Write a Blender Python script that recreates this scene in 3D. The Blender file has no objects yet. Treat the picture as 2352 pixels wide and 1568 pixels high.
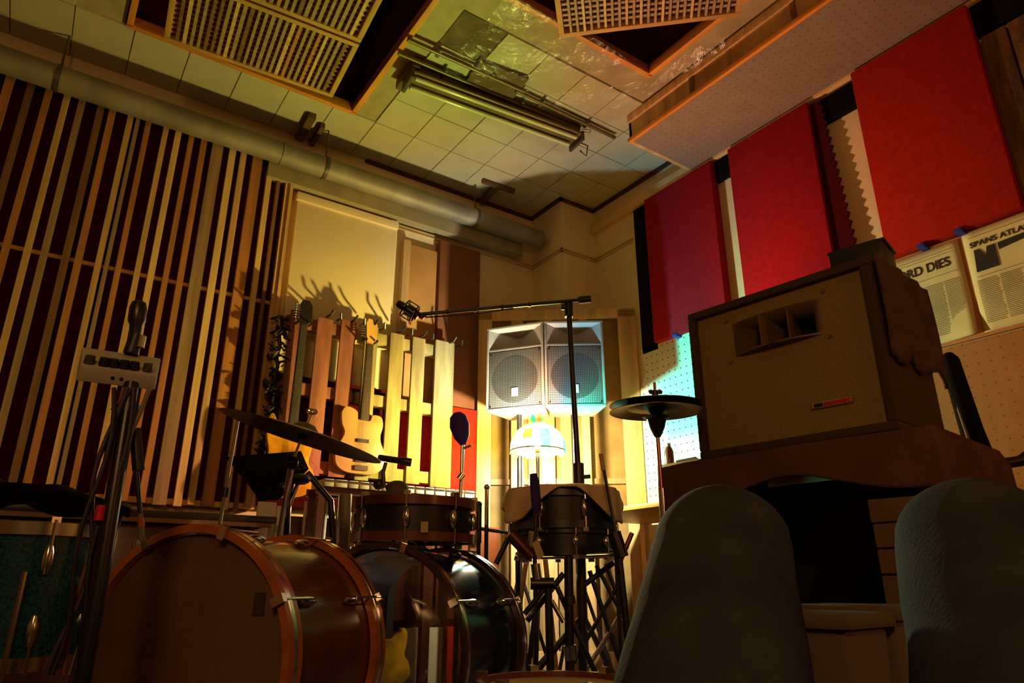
import bpy, bmesh, math, random
from mathutils import Vector, Matrix, Euler
R = math.radians
rnd = random.Random(7)
S = bpy.context.scene
COL = S.collection

# ------------------------------------------------------------------ camera, world, lights, exposure
F, PITCH, YAW, CH = 1590.0, R(19.6), R(55.4), 0.5
cam = bpy.data.objects.new('camera', bpy.data.cameras.new('camera')); COL.objects.link(cam)
cam.data.sensor_width = 36; cam.data.lens = F / 2352 * 36; cam.data.clip_start = 0.02
FW = Vector((math.cos(PITCH) * math.cos(YAW), math.cos(PITCH) * math.sin(YAW), math.sin(PITCH)))
RT = FW.cross(Vector((0, 0, 1))).normalized(); UP = RT.cross(FW)
CAM = Vector((0, 0, CH))
cam.matrix_world = Matrix(((RT.x, UP.x, -FW.x, 0), (RT.y, UP.y, -FW.y, 0), (RT.z, UP.z, -FW.z, CH), (0, 0, 0, 1)))
S.camera = cam
S.view_settings.view_transform = 'Standard'; S.view_settings.look = 'None'
S.view_settings.gamma = 1; S.view_settings.use_curve_mapping = False
S.view_settings.exposure = 0.0
S.cycles.use_denoising = True
S.cycles.max_bounces = 8; S.cycles.diffuse_bounces = 5; S.cycles.transparent_max_bounces = 16
S.cycles.sample_clamp_indirect = 3.0; S.cycles.caustics_reflective = False; S.cycles.caustics_refractive = False
W = bpy.data.worlds.new('world'); S.world = W; W.use_nodes = True
W.node_tree.nodes['Background'].inputs[0].default_value = (0.05, 0.025, 0.01, 1)
W.node_tree.nodes['Background'].inputs[1].default_value = 0.3
BULB = 7500.0      # emission of the table lamp's bulb

def area(name, loc, target, size, power, color):
    d = bpy.data.lights.new(name, 'AREA'); d.energy = power; d.color = color; d.size = size; d.shape = 'DISK'
    o = bpy.data.objects.new(name, d); COL.objects.link(o); o.location = loc
    o.rotation_euler = (Vector(target) - Vector(loc)).to_track_quat('-Z', 'Y').to_euler(); return o
area('room_lamp_light', (-1.0, -1.15, 2.0), (2.2, 1.8, .8), 0.55, 22, (1.0, 0.48, 0.16))
area('desk_lamp_light', (1.6, -1.4, 1.3), (3.3, 1.5, 2.4), 0.4, 6, (1.0, 0.36, 0.09))  # extra dim fill added behind right; no lamp known there

# ------------------------------------------------------------------ pixel-to-place helpers (2352 x 1568 frame)
def ray(x, y): return FW * F + RT * (x - 1176) - UP * (y - 784)
def on(x, y, a, v):
    d = ray(x, y); return CAM + d * ((v - CAM[a]) / d[a])
def ax(x, y, v): return on(x, y, 0, v)
def ay(x, y, v): return on(x, y, 1, v)
def az(x, y, v): return on(x, y, 2, v)
def at(x, y, dist):
    d = ray(x, y); return CAM + d * (dist / math.hypot(d.x, d.y))

# ------------------------------------------------------------------ materials
def srgb(c):
    return tuple(((v / 255) / 12.92 if v / 255 <= .04045 else ((v / 255 + .055) / 1.055) ** 2.4) for v in c)
MATS = {}
def mat(name, c, rough=.6, metal=0.0, var=.12, scale=(8, 8, 8), bump=0.0, bscale=60, spec=.5, coat=0, kind='noise'):
    """c in sRGB 0-255; colour varies by +-var with a stretched noise; optional fine relief"""
    if name in MATS: return MATS[name]
    m = bpy.data.materials.new(name); m.use_nodes = True; nt = m.node_tree; N = nt.nodes; L = nt.links
    b = N['Principled BSDF']; b.inputs['Roughness'].default_value = rough; b.inputs['Metallic'].default_value = metal
    b.inputs['Specular IOR Level'].default_value = spec
    if coat: b.inputs['Coat Weight'].default_value = coat; b.inputs['Coat Roughness'].default_value = .12
    tc = N.new('ShaderNodeTexCoord'); mp = N.new('ShaderNodeMapping'); mp.inputs['Scale'].default_value = scale
    L.new(tc.outputs['Object'], mp.inputs[0])
    nz = N.new('ShaderNodeTexNoise'); nz.inputs['Scale'].default_value = 1.0; nz.inputs['Detail'].default_value = 6
    L.new(mp.outputs[0], nz.inputs['Vector'])
    r = N.new('ShaderNodeValToRGB'); lc = srgb(c)
    r.color_ramp.elements[0].position = .3; r.color_ramp.elements[1].position = .7
    r.color_ramp.elements[0].color = (*[max(0, v * (1 - var * 1.6)) for v in lc], 1)
    r.color_ramp.elements[1].color = (*[min(1, v * (1 + var)) for v in lc], 1)
    L.new(nz.outputs['Fac'], r.inputs[0]); L.new(r.outputs[0], b.inputs['Base Color'])
    if bump:
        n2 = N.new('ShaderNodeTexNoise'); n2.inputs['Scale'].default_value = bscale; n2.inputs['Detail'].default_value = 4
        L.new(tc.outputs['Object'], n2.inputs['Vector'])
        bp = N.new('ShaderNodeBump'); bp.inputs['Strength'].default_value = bump; bp.inputs['Distance'].default_value = .01
        L.new(n2.outputs['Fac'], bp.inputs['Height']); L.new(bp.outputs[0], b.inputs['Normal'])
    MATS[name] = m; return m
def dotted(name, c, hole, pitch, rad, rough=.5, plane='XZ', metal=0):
    """perforated sheet: real-scale pattern of round holes as fine print"""
    m = mat(name, c, rough, metal, .06); nt = m.node_tree; N = nt.nodes; L = nt.links; b = N['Principled BSDF']
    tc = N.new('ShaderNodeTexCoord'); sp = N.new('ShaderNodeSeparateXYZ'); L.new(tc.outputs['Object'], sp.inputs[0])
    ds = []
    for a in plane:
        p = N.new('ShaderNodeMath'); p.operation = 'PINGPONG'; p.inputs[1].default_value = pitch / 2; L.new(sp.outputs[a], p.inputs[0])
        q = N.new('ShaderNodeMath'); q.operation = 'POWER'; q.inputs[1].default_value = 2; L.new(p.outputs[0], q.inputs[0]); ds.append(q)
    s = N.new('ShaderNodeMath'); s.operation = 'ADD'; L.new(ds[0].outputs[0], s.inputs[0]); L.new(ds[1].outputs[0], s.inputs[1])
    g = N.new('ShaderNodeMath'); g.operation = 'LESS_THAN'; g.inputs[1].default_value = rad * rad; L.new(s.outputs[0], g.inputs[0])
    mx = N.new('ShaderNodeMix'); mx.data_type = 'RGBA'; L.new(g.outputs[0], mx.inputs['Factor'])
    src = b.inputs['Base Color'].links[0].from_socket
    L.new(src, mx.inputs['A']); mx.inputs['B'].default_value = (*srgb(hole), 1); L.new(mx.outputs['Result'], b.inputs['Base Color'])
    return m
def clearmat(name, tint, t=.75, rough=.08, bump=0):
    m = bpy.data.materials.new(name); m.use_nodes = True; nt = m.node_tree; N = nt.nodes; L = nt.links
    N.remove(N['Principled BSDF']); out = N['Material Output']
    tr = N.new('ShaderNodeBsdfTransparent'); tr.inputs[0].default_value = (*tint, 1)
    gl = N.new('ShaderNodeBsdfGlossy'); gl.inputs['Roughness'].default_value = rough; gl.inputs['Color'].default_value = (.9, .9, .9, 1)
    mx = N.new('ShaderNodeMixShader')
    if bump:
        nz = N.new('ShaderNodeTexNoise'); nz.inputs['Scale'].default_value = 9; nz.inputs['Detail'].default_value = 5; nz.inputs['Distortion'].default_value = 1.5
        tc = N.new('ShaderNodeTexCoord'); L.new(tc.outputs['Object'], nz.inputs['Vector'])
        bp = N.new('ShaderNodeBump'); bp.inputs['Strength'].default_value = bump; bp.inputs['Distance'].default_value = .03
        L.new(nz.outputs['Fac'], bp.inputs['Height']); L.new(bp.outputs[0], gl.inputs['Normal'])
    mx.inputs[0].default_value = 1 - t
    L.new(tr.outputs[0], mx.inputs[1]); L.new(gl.outputs[0], mx.inputs[2]); L.new(mx.outputs[0], out.inputs[0]); return m
def glassmat(name, c, t=.7):
    m = bpy.data.materials.new(name); m.use_nodes = True; nt = m.node_tree; N = nt.nodes; L = nt.links
    N.remove(N['Principled BSDF']); out = N['Material Output']
    tr = N.new('ShaderNodeBsdfTransparent'); tr.inputs[0].default_value = (*c, 1)
    tl = N.new('ShaderNodeBsdfTranslucent'); tl.inputs[0].default_value = (*c, 1)
    df = N.new('ShaderNodeBsdfDiffuse'); df.inputs[0].default_value = (*c, 1)
    m1 = N.new('ShaderNodeMixShader'); m1.inputs[0].default_value = .3; L.new(tl.outputs[0], m1.inputs[1]); L.new(df.outputs[0], m1.inputs[2])
    m2 = N.new('ShaderNodeMixShader'); m2.inputs[0].default_value = 1 - t; L.new(tr.outputs[0], m2.inputs[1]); L.new(m1.outputs[0], m2.inputs[2])
    L.new(m2.outputs[0], out.inputs[0]); return m
def emit(name, c, s):
    m = bpy.data.materials.new(name); m.use_nodes = True; N = m.node_tree.nodes; b = N['Principled BSDF']
    b.inputs['Emission Color'].default_value = (*c, 1); b.inputs['Emission Strength'].default_value = s; return m

CREAM = mat('cream_paint', (222, 206, 164), .65, var=.06, scale=(2, 2, 2), bump=.12, bscale=30)
TILE = mat('ceiling_tile_paint', (184, 178, 148), .8, var=.07, scale=(3, 3, 3), bump=.15, bscale=120)
TILE2 = mat('ceiling_tile_bare', (98, 82, 58), .9, var=.3, scale=(9, 9, 9), bump=.4, bscale=50)
WOODL = mat('pale_slat_wood', (205, 165, 105), .6, var=.16, scale=(30, 30, 1.6), bump=.15, bscale=90)
WOODM = mat('grey_slat_wood', (158, 128, 92), .65, var=.22, scale=(30, 30, 1.6), bump=.15)
WOODO = mat('orange_slat_wood', (176, 118, 62), .6, var=.2, scale=(30, 30, 1.6), bump=.15)
WOODD = mat('brown_slat_wood', (120, 84, 48), .65, var=.25, scale=(30, 30, 1.6), bump=.15)
PINE = mat('pine_board', (200, 166, 112), .5, var=.22, scale=(14, 14, 1.0), bump=.1)
PINEH = mat('orange_pine_trim', (214, 138, 48), .5, var=.2, scale=(2, 2, 20))
PALE_PALLET = mat('weathered_pallet_wood', (158, 146, 98), .7, var=.3, scale=(16, 16, 2), bump=.3)
PINK_PALLET = mat('reddish_pallet_wood', (146, 88, 64), .7, var=.3, scale=(16, 16, 2), bump=.3)  # pallet wood with the lamp's pink light mixed into its colour
MAROON = mat('dark_red_fabric', (68, 7, 13), .95, var=.15, scale=(40, 40, 40), bump=.4, bscale=300, spec=.1)
SCARLET = mat('scarlet_fabric', (166, 34, 22), .95, var=.1, scale=(40, 40, 40), bump=.3, bscale=300, spec=.1)
CRIMSON = mat('crimson_fabric', (148, 24, 36), .95, var=.1, scale=(40, 40, 40), bump=.3, bscale=300, spec=.1)
BLACKC = mat('black_cloth', (15, 13, 14), .95, var=.3, bump=.3, bscale=90, spec=.1)
BLACKM = mat('black_metal', (20, 19, 20), .35, var=.1, spec=.6)
BLACKP = mat('black_plastic', (22, 21, 22), .45, var=.1)
CHROME = mat('chrome', (225, 222, 215), .16, 1.0, var=.05)
STEEL = mat('galvanised_steel', (140, 134, 116), .6, .35, var=.18, scale=(5, 5, 5))
DARKST = mat('dull_metal', (92, 86, 72), .5, .6, var=.2)
BROWNB = mat('brown_board', (120, 70, 34), .7, var=.12, scale=(5, 5, 5), bump=.1)
TANB = mat('tan_board', (186, 136, 72), .7, var=.12, scale=(5, 5, 5), bump=.1)
MAHOG = mat('mahogany_shell', (98, 50, 24), .28, var=.2, scale=(3, 3, 14), coat=.5)
HOOPW = mat('amber_hoop_wood', (184, 104, 34), .3, var=.2, scale=(10, 10, 10), coat=.5)
PIANO = mat('piano_wood', (84, 42, 20), .35, var=.22, scale=(14, 14, 1.5), coat=.3)
HEADT = mat('tan_drumhead', (104, 78, 54), .55, var=.14, scale=(3, 3, 3))
HEADW = mat('ivory_drumhead', (190, 168, 130), .5, var=.1)
TOLEX = mat('brown_tolex', (62, 42, 28), .7, var=.15, scale=(50, 50, 50), bump=.4, bscale=250)
GRILLE = mat('olive_grille_cloth', (146, 126, 76), .85, var=.16, scale=(160, 160, 160), bump=.4, bscale=400, spec=.2)
HORNM = mat('horn_cast_metal', (105, 84, 58), .5, var=.15)
GREYP = mat('grey_plastic', (176, 172, 160), .5, var=.05)
PAPER = mat('newsprint', (222, 206, 150), .9, var=.08, scale=(7, 7, 7))
INK = mat('newspaper_ink', (44, 36, 26), .9, var=.1)
INKG = mat('faded_ink', (140, 122, 84), .9, var=.2)
DENIM = mat('blue_denim', (50, 54, 68), .9, var=.3, scale=(14, 14, 14), bump=.15, bscale=260, spec=.15)
TOWEL = mat('beige_towel', (232, 206, 178), .95, var=.12, bump=.5, bscale=220, spec=.1)
CLOTHB = mat('dusty_rose_cloth', (98, 70, 58), .95, var=.2, scale=(4, 4, 4), bump=.4, bscale=150, spec=.1)
BRONZE = mat('aged_cymbal_bronze', (96, 78, 42), .38, .75, var=.2, scale=(4, 4, 60))
ROUGH = mat('mottled_rough_board', (112, 78, 36), .85, var=.55, scale=(12, 12, 3), bump=.5, bscale=30)
BLUET = mat('blue_tape', (28, 48, 150), .6)
NAVY = mat('navy_velvet', (58, 40, 150), .8, var=.3)
WHITE = mat('white_paint', (226, 222, 210), .5, var=.04)
PEG = dotted('white_pegboard', (206, 214, 200), (30, 24, 18), .0508, .005, .6, 'YZ')
PEGB = dotted('brown_pegboard', (168, 108, 52), (128, 78, 36), .0508, .0045, .6, 'YZ')
PEGS = dotted('soffit_pegboard', (130, 114, 102), (86, 74, 64), .0508, .0045, .6, 'XY')
PAGR = dotted('silver_perforated_grille', (150, 148, 140), (50, 48, 42), .0115, .0040, .45, 'XZ', .35)
PAGR2 = dotted('dark_perforated_grille', (98, 96, 90), (34, 33, 30), .0115, .0040, .45, 'XZ', .3)  # grille colour darkened to paint the woofer's shadow
SILVER = mat('silver_cabinet_plastic', (158, 155, 146), .45, .15, var=.05)
CONE = mat('speaker_cone', (60, 58, 52), .8)
CLEAR = clearmat('clear_plastic_film', (.98, .98, .96), .955, .22, .8)
CLEARH = clearmat('clear_drumhead_film', (.62, .62, .62), .88, .1)

# ------------------------------------------------------------------ mesh builder
ORG = {}
class MB:
    def __init__(s): s.v = []; s.f = []
    def add(s, vs, fs):
        n = len(s.v); s.v += [Vector(v) for v in vs]; s.f += [tuple(n + i for i in f) for f in fs]; return s
    def hexa(s, p):   # 8 points: bottom 4, top 4
        return s.add(p, [(3, 2, 1, 0), (4, 5, 6, 7), (0, 1, 5, 4), (1, 2, 6, 5), (2, 3, 7, 6), (3, 0, 4, 7)])
    def box(s, a, b):
        x0, y0, z0 = a; x1, y1, z1 = b
        return s.hexa([(x0, y0, z0), (x1, y0, z0), (x1, y1, z0), (x0, y1, z0), (x0, y0, z1), (x1, y0, z1), (x1, y1, z1), (x0, y1, z1)])
    def cbox(s, c, sz, rz=0, M=None):
        h = [v / 2 for v in sz]; q = []
        for z in (-1, 1):
            for x, y in ((-1, -1), (1, -1), (1, 1), (-1, 1)):
                p = Vector((x * h[0], y * h[1], z * h[2]))
                if M: p = M @ p
                elif rz: p = Matrix.Rotation(rz, 3, 'Z') @ p
                q.append(p + Vector(c))
        return s.hexa(q)
    def prism(s, pts, ext):
        n = len(pts); e = Vector(ext); a = [Vector(p) for p in pts]; b = [p + e for p in a]
        return s.add(a + b, [tuple(range(n - 1, -1, -1)), tuple(range(n, 2 * n))] + [(i, (i + 1) % n, n + (i + 1) % n, n + i) for i in range(n)])
    def tube(s, pts, r, n=10, cap=True):
        pts = [Vector(p) for p in pts]; rs = r if isinstance(r, (list, tuple)) else [r] * len(pts)
        base = len(s.v); prev = None
        for i, p in enumerate(pts):
            d = (pts[min(i + 1, len(pts) - 1)] - pts[max(i - 1, 0)]).normalized()
            u = prev - d * prev.dot(d) if prev else (d.orthogonal())
            if u.length < 1e-5: u = d.orthogonal()
            u.normalize(); prev = u; w = d.cross(u)
            for k in range(n):
                t = 2 * math.pi * k / n; s.v.append(p + (u * math.cos(t) + w * math.sin(t)) * rs[i])
        for i in range(len(pts) - 1):
            for k in range(n):
                a = base + i * n + k; b = base + i * n + (k + 1) % n; s.f.append((a, b, b + n, a + n))
        if cap:
            s.f.append(tuple(base + n - 1 - k for k in range(n))); e = base + (len(pts) - 1) * n; s.f.append(tuple(e + k for k in range(n)))
        return s
    def lathe(s, prof, o=(0, 0, 0), axis=(0, 0, 1), n=32, closed=False, cap=False):
        o = Vector(o); w = Vector(axis).normalized(); u = w.orthogonal().normalized(); v = w.cross(u); base = len(s.v); m = len(prof)
        for r, h in prof:
            for k in range(n):
                t = 2 * math.pi * k / n; s.v.append(o + w * h + (u * math.cos(t) + v * math.sin(t)) * max(r, 1e-5))
        for i in range(m if closed else m - 1):
            for k in range(n):
                a = base + i * n + k; b = base + i * n + (k + 1) % n
                c = base + ((i + 1) % m) * n + (k + 1) % n; d = base + ((i + 1) % m) * n + k; s.f.append((a, b, c, d))
        if cap:
            s.f.append(tuple(base + n - 1 - k for k in range(n))); e = base + (m - 1) * n; s.f.append(tuple(e + k for k in range(n)))
        return s
    def ball(s, c, r, n=12, sc=(1, 1, 1), axis=None):
        m = n // 2; base = len(s.v); c = Vector(c); q = Vector(axis).to_track_quat('Z', 'Y') if axis else None
        for i in range(m + 1):
            ph = math.pi * i / m
            for k in range(n):
                t = 2 * math.pi * k / n
                p = Vector((math.sin(ph) * math.cos(t) * sc[0] * r, math.sin(ph) * math.sin(t) * sc[1] * r, math.cos(ph) * sc[2] * r))
                s.v.append(c + (q @ p if q else p))
        for i in range(m):
            for k in range(n):
                a = base + i * n + k; b = base + i * n + (k + 1) % n; s.f.append((a, a + n, b + n, b))
        return s
    def grid(s, fn, nu, nv, thick=0):
        base = len(s.v)
        for j in range(nv + 1):
            for i in range(nu + 1): s.v.append(Vector(fn(i / nu, j / nv)))
        for j in range(nv):
            for i in range(nu):
                a = base + j * (nu + 1) + i; s.f.append((a, a + 1, a + nu + 2, a + nu + 1))
        return s
    def build(s, name, m, parent=None, smooth=True, bevel=0, solid=0, loc=None):
        o_ = Vector((0, 0, 0))
        if parent is None:
            lo = Vector([min(v[i] for v in s.v) for i in range(3)]); hi = Vector([max(v[i] for v in s.v) for i in range(3)])
            o_ = Vector(((lo.x + hi.x) / 2, (lo.y + hi.y) / 2, lo.z))
        elif parent.name in ORG: o_ = ORG[parent.name]
        me = bpy.data.meshes.new(name); me.from_pydata([v - o_ for v in s.v], [], s.f); me.validate()
        bm = bmesh.new(); bm.from_mesh(me); bmesh.ops.remove_doubles(bm, verts=bm.verts, dist=1e-5)
        bmesh.ops.recalc_face_normals(bm, faces=bm.faces)
        if bevel:
            es = [e for e in bm.edges if len(e.link_faces) == 2 and e.calc_face_angle(0) > .6]
            bmesh.ops.bevel(bm, geom=es, offset=bevel, segments=2, affect='EDGES', profile=.6)
        bm.to_mesh(me); bm.free()
        if smooth:
            for p in me.polygons: p.use_smooth = True
            me.set_sharp_from_angle(angle=R(38))
        me.materials.append(m); o = bpy.data.objects.new(name, me); COL.objects.link(o)
        if solid:
            q = o.modifiers.new('thickness', 'SOLIDIFY'); q.thickness = solid; q.offset = 0
        if parent is not None:
            o.parent = parent; ORG_copy = ORG.get(parent.name)
            if ORG_copy is not None: ORG[o.name] = ORG_copy
        else:
            o.location = o_; ORG[o.name] = o_
        return o
def tag(o, label, cat, group=None, kind=None):
    o['label'] = label; o['category'] = cat
    if group: o['group'] = group
    if kind: o['kind'] = kind
    return o
def thing(name, label, cat, loc=(0, 0, 0), rot=None, group=None):
    o = bpy.data.objects.new(name, None); COL.objects.link(o); o.location = loc; o.empty_display_size = .1
    if rot is not None: o.rotation_euler = rot
    else: ORG[o.name] = Vector(loc)       # children are built in world coordinates
    return tag(o, label, cat, group)
def structure(o): o['kind'] = 'structure'; return o
def box(a, b): return MB().box(a, b)
def dup(src, name, parent=None, loc=None):
    o = src.copy(); COL.objects.link(o); o.parent = parent or src.parent
    if loc is not None: o.location = loc
    return o

XR, YL, ZC = 3.49, 4.25, 3.5
X0, Y0 = -2.3, -1.9
# ------------------------------------------------------------------ room shell
FLOORM = mat('worn_dark_floor', (64, 44, 30), .5, var=.3, scale=(1.5, 10, 1))
structure(box((X0, Y0, -.1), (XR, YL, 0)).build('floor', FLOORM))
wl = structure(box((X0, YL, 0), (XR + .1, YL + .1, ZC + .6)).build('wall_left', CREAM))
wr = structure(box((XR, Y0 - .1, 0), (XR + .1, YL, ZC + .6)).build('wall_right', CREAM))
WDARK = mat('dim_wall_paint', (150, 112, 70), .8)
structure(box((X0 - .1, Y0 - .1, 0), (X0, YL + .1, ZC + .6)).build('wall_rear', WDARK))
structure(box((X0, Y0 - .1, 0), (XR, Y0, ZC + .6)).build('wall_front', WDARK))
structure(box((3.14, 3.85, 0), (XR, YL, ZC)).build('wall_corner', CREAM))
# ceiling: slab over the recesses plus a sheet with two rectangular openings
WELL1 = (-.02, 1.31, 2.0, 3.77); WELL2 = (1.52, 2.68, 1.1, 2.39)
ceil = structure(box((X0, Y0, ZC + .5), (XR, YL, ZC + .6)).build('ceiling', CREAM))
cm = MB()
xs = sorted({X0, XR, WELL1[0], WELL1[1], WELL2[0], WELL2[1]}); ys = sorted({Y0, YL, WELL1[2], WELL1[3], WELL2[2], WELL2[3]})
for i in range(len(xs) - 1):
    for j in range(len(ys) - 1):
        cx, cy = (xs[i] + xs[i + 1]) / 2, (ys[j] + ys[j + 1]) / 2
        if any(w[0] < cx < w[1] and w[2] < cy < w[3] for w in (WELL1, WELL2)): continue
        cm.box((xs[i], ys[j], ZC + .014), (xs[i + 1], ys[j + 1], ZC + .05))
cm.build('ceiling_board', mat('joint_shadow_board', (165, 150, 116), .9), ceil)  # board that shows in the tile joints
# 0.295 m ceiling tiles as separate pieces
P = .295
def tile_shape():
    m = MB(); h = P / 2 - .0010; g = .0022
    m.add([(-h, -h, .014), (h, -h, .014), (h, h, .014), (-h, h, .014), (-h + g, -h + g, 0), (h - g, -h + g, 0), (h - g, h - g, 0), (-h + g, h - g, 0)],
          [(0, 1, 2, 3), (7, 6, 5, 4), (4, 5, 1, 0), (5, 6, 2, 1), (6, 7, 3, 2), (7, 4, 0, 3)])
    return m
proto = None; bare = None
DARK = {(0, 0), (1, 1), (-1, -1)}
for i in range(-9, 8):
    for j in range(-7, 7):
        cx, cy = 1.48 + P * (i + .5), 2.61 + P * (j + .5)
        if cx > XR + .03 or cy > YL + .03 or cy < .9: continue
        if any(w[0] - P * .48 < cx < w[1] + P * .48 and w[2] - P * .48 < cy < w[3] + P * .48 for w in (WELL1, WELL2)): continue
        dk = (i, j) in DARK
        src = bare if dk else proto
        if src is None:
            m_ = tile_shape(); me_o = m_.build('ceiling_tile', TILE2 if dk else TILE, ceil, smooth=False)
            if dk: bare = me_o; me_o['label'] = 'unpainted brown ceiling tile'
            else: proto = me_o
            src = me_o; o = me_o
        else: o = dup(src, 'ceiling_tile')
        o.location = Vector((cx, cy, ZC + rnd.uniform(0, .003) + (.006 if dk else 0)))
        if dk: o['label'] = 'unpainted brown ceiling tile'
# recess linings
def well(w, name):
    x0, x1, y0, y1 = w; t = .03
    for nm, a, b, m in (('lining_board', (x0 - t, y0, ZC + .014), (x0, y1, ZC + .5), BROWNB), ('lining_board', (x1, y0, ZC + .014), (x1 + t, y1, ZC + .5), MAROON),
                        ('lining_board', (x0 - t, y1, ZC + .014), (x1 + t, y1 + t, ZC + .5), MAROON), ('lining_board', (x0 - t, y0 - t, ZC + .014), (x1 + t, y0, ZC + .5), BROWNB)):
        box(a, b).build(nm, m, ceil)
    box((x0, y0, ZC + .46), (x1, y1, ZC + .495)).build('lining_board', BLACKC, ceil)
    for a, b in (((x0 - .022, y0, ZC - .008), (x0 + .012, y1, ZC + .06)), ((x1 - .012, y0, ZC - .008), (x1 + .022, y1, ZC + .06)),
                 ((x0 - .022, y1 - .012, ZC - .008), (x1 + .022, y1 + .022, ZC + .06))):
        box(a, b).build('recess_trim', PINEH, ceil, bevel=.003)
well(WELL1, 'a'); well(WELL2, 'b')
# dark cornice lines / seams
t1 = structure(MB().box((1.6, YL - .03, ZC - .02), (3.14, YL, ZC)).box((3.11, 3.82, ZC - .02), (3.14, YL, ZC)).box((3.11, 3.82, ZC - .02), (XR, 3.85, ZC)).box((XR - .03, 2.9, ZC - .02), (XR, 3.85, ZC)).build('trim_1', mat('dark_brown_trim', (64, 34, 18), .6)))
tr = MB()
for z in (3.02, 3.045):
    tr.box((1.85, YL - .012, z), (3.14, YL, z + .008)).box((3.128, 3.838, z), (3.14, YL, z + .008)).box((3.128, 3.838, z), (XR, 3.85, z + .008)).box((XR - .012, 3.4, z), (XR, 3.85, z + .008))
structure(tr.build('trim_2', mat('wiring_strip', (196, 170, 118), .6)))
structure(box((XR - .05, 0.2, 3.27), (XR, 3.85, 3.36)).build('trim_3', mat('cream_moulding', (214, 184, 128), .45, var=.08), bevel=.006))

# ------------------------------------------------------------------ left wall: slatted panel
sp = thing('slat_panel', 'tall acoustic panel of mismatched wooden slats over dark red fabric on the left wall', 'wall panel', (.2, 4.2, .9))
box((-1.1, 4.195, .93), (1.06, 4.25, 3.31)).build('fabric_back', MAROON, sp)
slats = [(-1.02, .035, 1), (-.93, .035, 0), (-.83, .04, 2), (-.73, .035, 0), (-.62, .035, 3), (-.511, .040, 2), (-.417, .034, 3), (-.338, .034, 2), (-.24, .032, 0), (-.167, .034, 1), (-.068, .036, 3), (-.009, .036, 2), (.083, .032, 0),
         (.121, .022, 1), (.184, .03, 2), (.275, .03, 0), (.346, .034, 4), (.422, .03, 2), (.503, .034, 2), (.589, .066, 1), (.679, .04, 4), (.744, .036, 0), (.829, .062, 2), (.924, .034, 4), (.983, .022, 3), (1.045, .03, 0)]
SM = [WOODL, WOODM, WOODO, WOODD, mat('blond_slat_wood', (226, 190, 122), .55, var=.12, scale=(30, 30, 1.6))]
for x, w, k in slats:
    d = rnd.uniform(.018, .03); b = rnd.uniform(-.008, .008)
    lean = rnd.uniform(-.006, .006)
    MB().hexa([(x - w / 2, 4.18 - d, .92 + b), (x + w / 2, 4.18 - d, .92 + b), (x + w / 2, 4.19, .92 + b), (x - w / 2, 4.19, .92 + b),
               (x - w / 2 + lean, 4.18 - d, 3.3), (x + w / 2 + lean, 4.18 - d, 3.3), (x + w / 2 + lean, 4.19, 3.3), (x - w / 2 + lean, 4.19, 3.3)]).build('slat', SM[k], sp)
for z, h in ((.925, .03), (2.18, .022), (3.27, .03)):
    box((-1.1, 4.178, z), (1.06, 4.196, z + h)).build('rail', WOODL, sp)
box((1.058, 4.14, .92), (1.078, 4.25, 3.31)).build('end_board', WOODL, sp)

# ventilation duct under the ceiling along the left wall
dc = thing('duct_pipe', 'long round grey metal duct pipe hung under the ceiling along the left wall', 'duct', (1.2, 4.06, 3.0))
rd = .074
MB().lathe([(rd, -2.2), (rd, -.6), (rd + .004, -.6), (rd + .004, -.58), (rd, -.58), (rd, .95), (rd + .004, .95), (rd + .004, .97), (rd, .97), (rd, 3.08), (rd - .008, 3.08), (rd - .008, -2.2)], (0, 4.06, 3.2), (1, 0, 0), 36).build('pipe', STEEL, dc)
MB().box((.9, 4.13, 3.05), (2.95, 4.2, 3.2)).build('lagging', mat('grey_lagging', (150, 138, 104), .7), dc)
for x in (-.3, 1.25, 2.45):
    MB().tube([(x, 4.06, 3.29), (x, 4.06, 3.5)], .006).build('hanger_rod', DARKST, dc)
    MB().lathe([(rd + .001, -.012), (rd + .006, -.012), (rd + .006, .012), (rd + .001, .012)], (x, 4.06, 3.2), (1, 0, 0), 24, closed=True).build('hanger_band', DARKST, dc)

# bracket pieces on the ceiling
def angle_bracket(px1, px2, w, h, label, group=None):
    a, b = az(*px1, ZC - .02), az(*px2, ZC - .02); d = (b - a).normalized(); n = Vector((-d.y, d.x, 0)) * w / 2
    m = MB().hexa([a - n + Vector((0, 0, -h)), b - n + Vector((0, 0, -h)), b + n + Vector((0, 0, -h)), a + n + Vector((0, 0, -h)), a - n + Vector((0, 0, .02)), b - n + Vector((0, 0, .02)), b + n + Vector((0, 0, .02)), a + n + Vector((0, 0, .02))])
    return tag(m.build('ceiling_bracket', mat('bracket_brown', (92, 66, 34), .6)), label, 'bracket', group)
angle_bracket((718, 265), (688, 318), .05, .02, 'longer of two short wooden battens on the ceiling left of the light fixture')
angle_bracket((742, 288), (715, 332), .03, .02, 'shorter of two short battens on the ceiling, just above the duct')
angle_bracket((1108, 415), (1180, 440), .03, .015, 'dark strip bracket on the ceiling above the far end of the duct')
angle_bracket((1140, 428), (1105, 462), .035, .03, 'dark bracket arm on the ceiling reaching toward the duct end')

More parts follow.
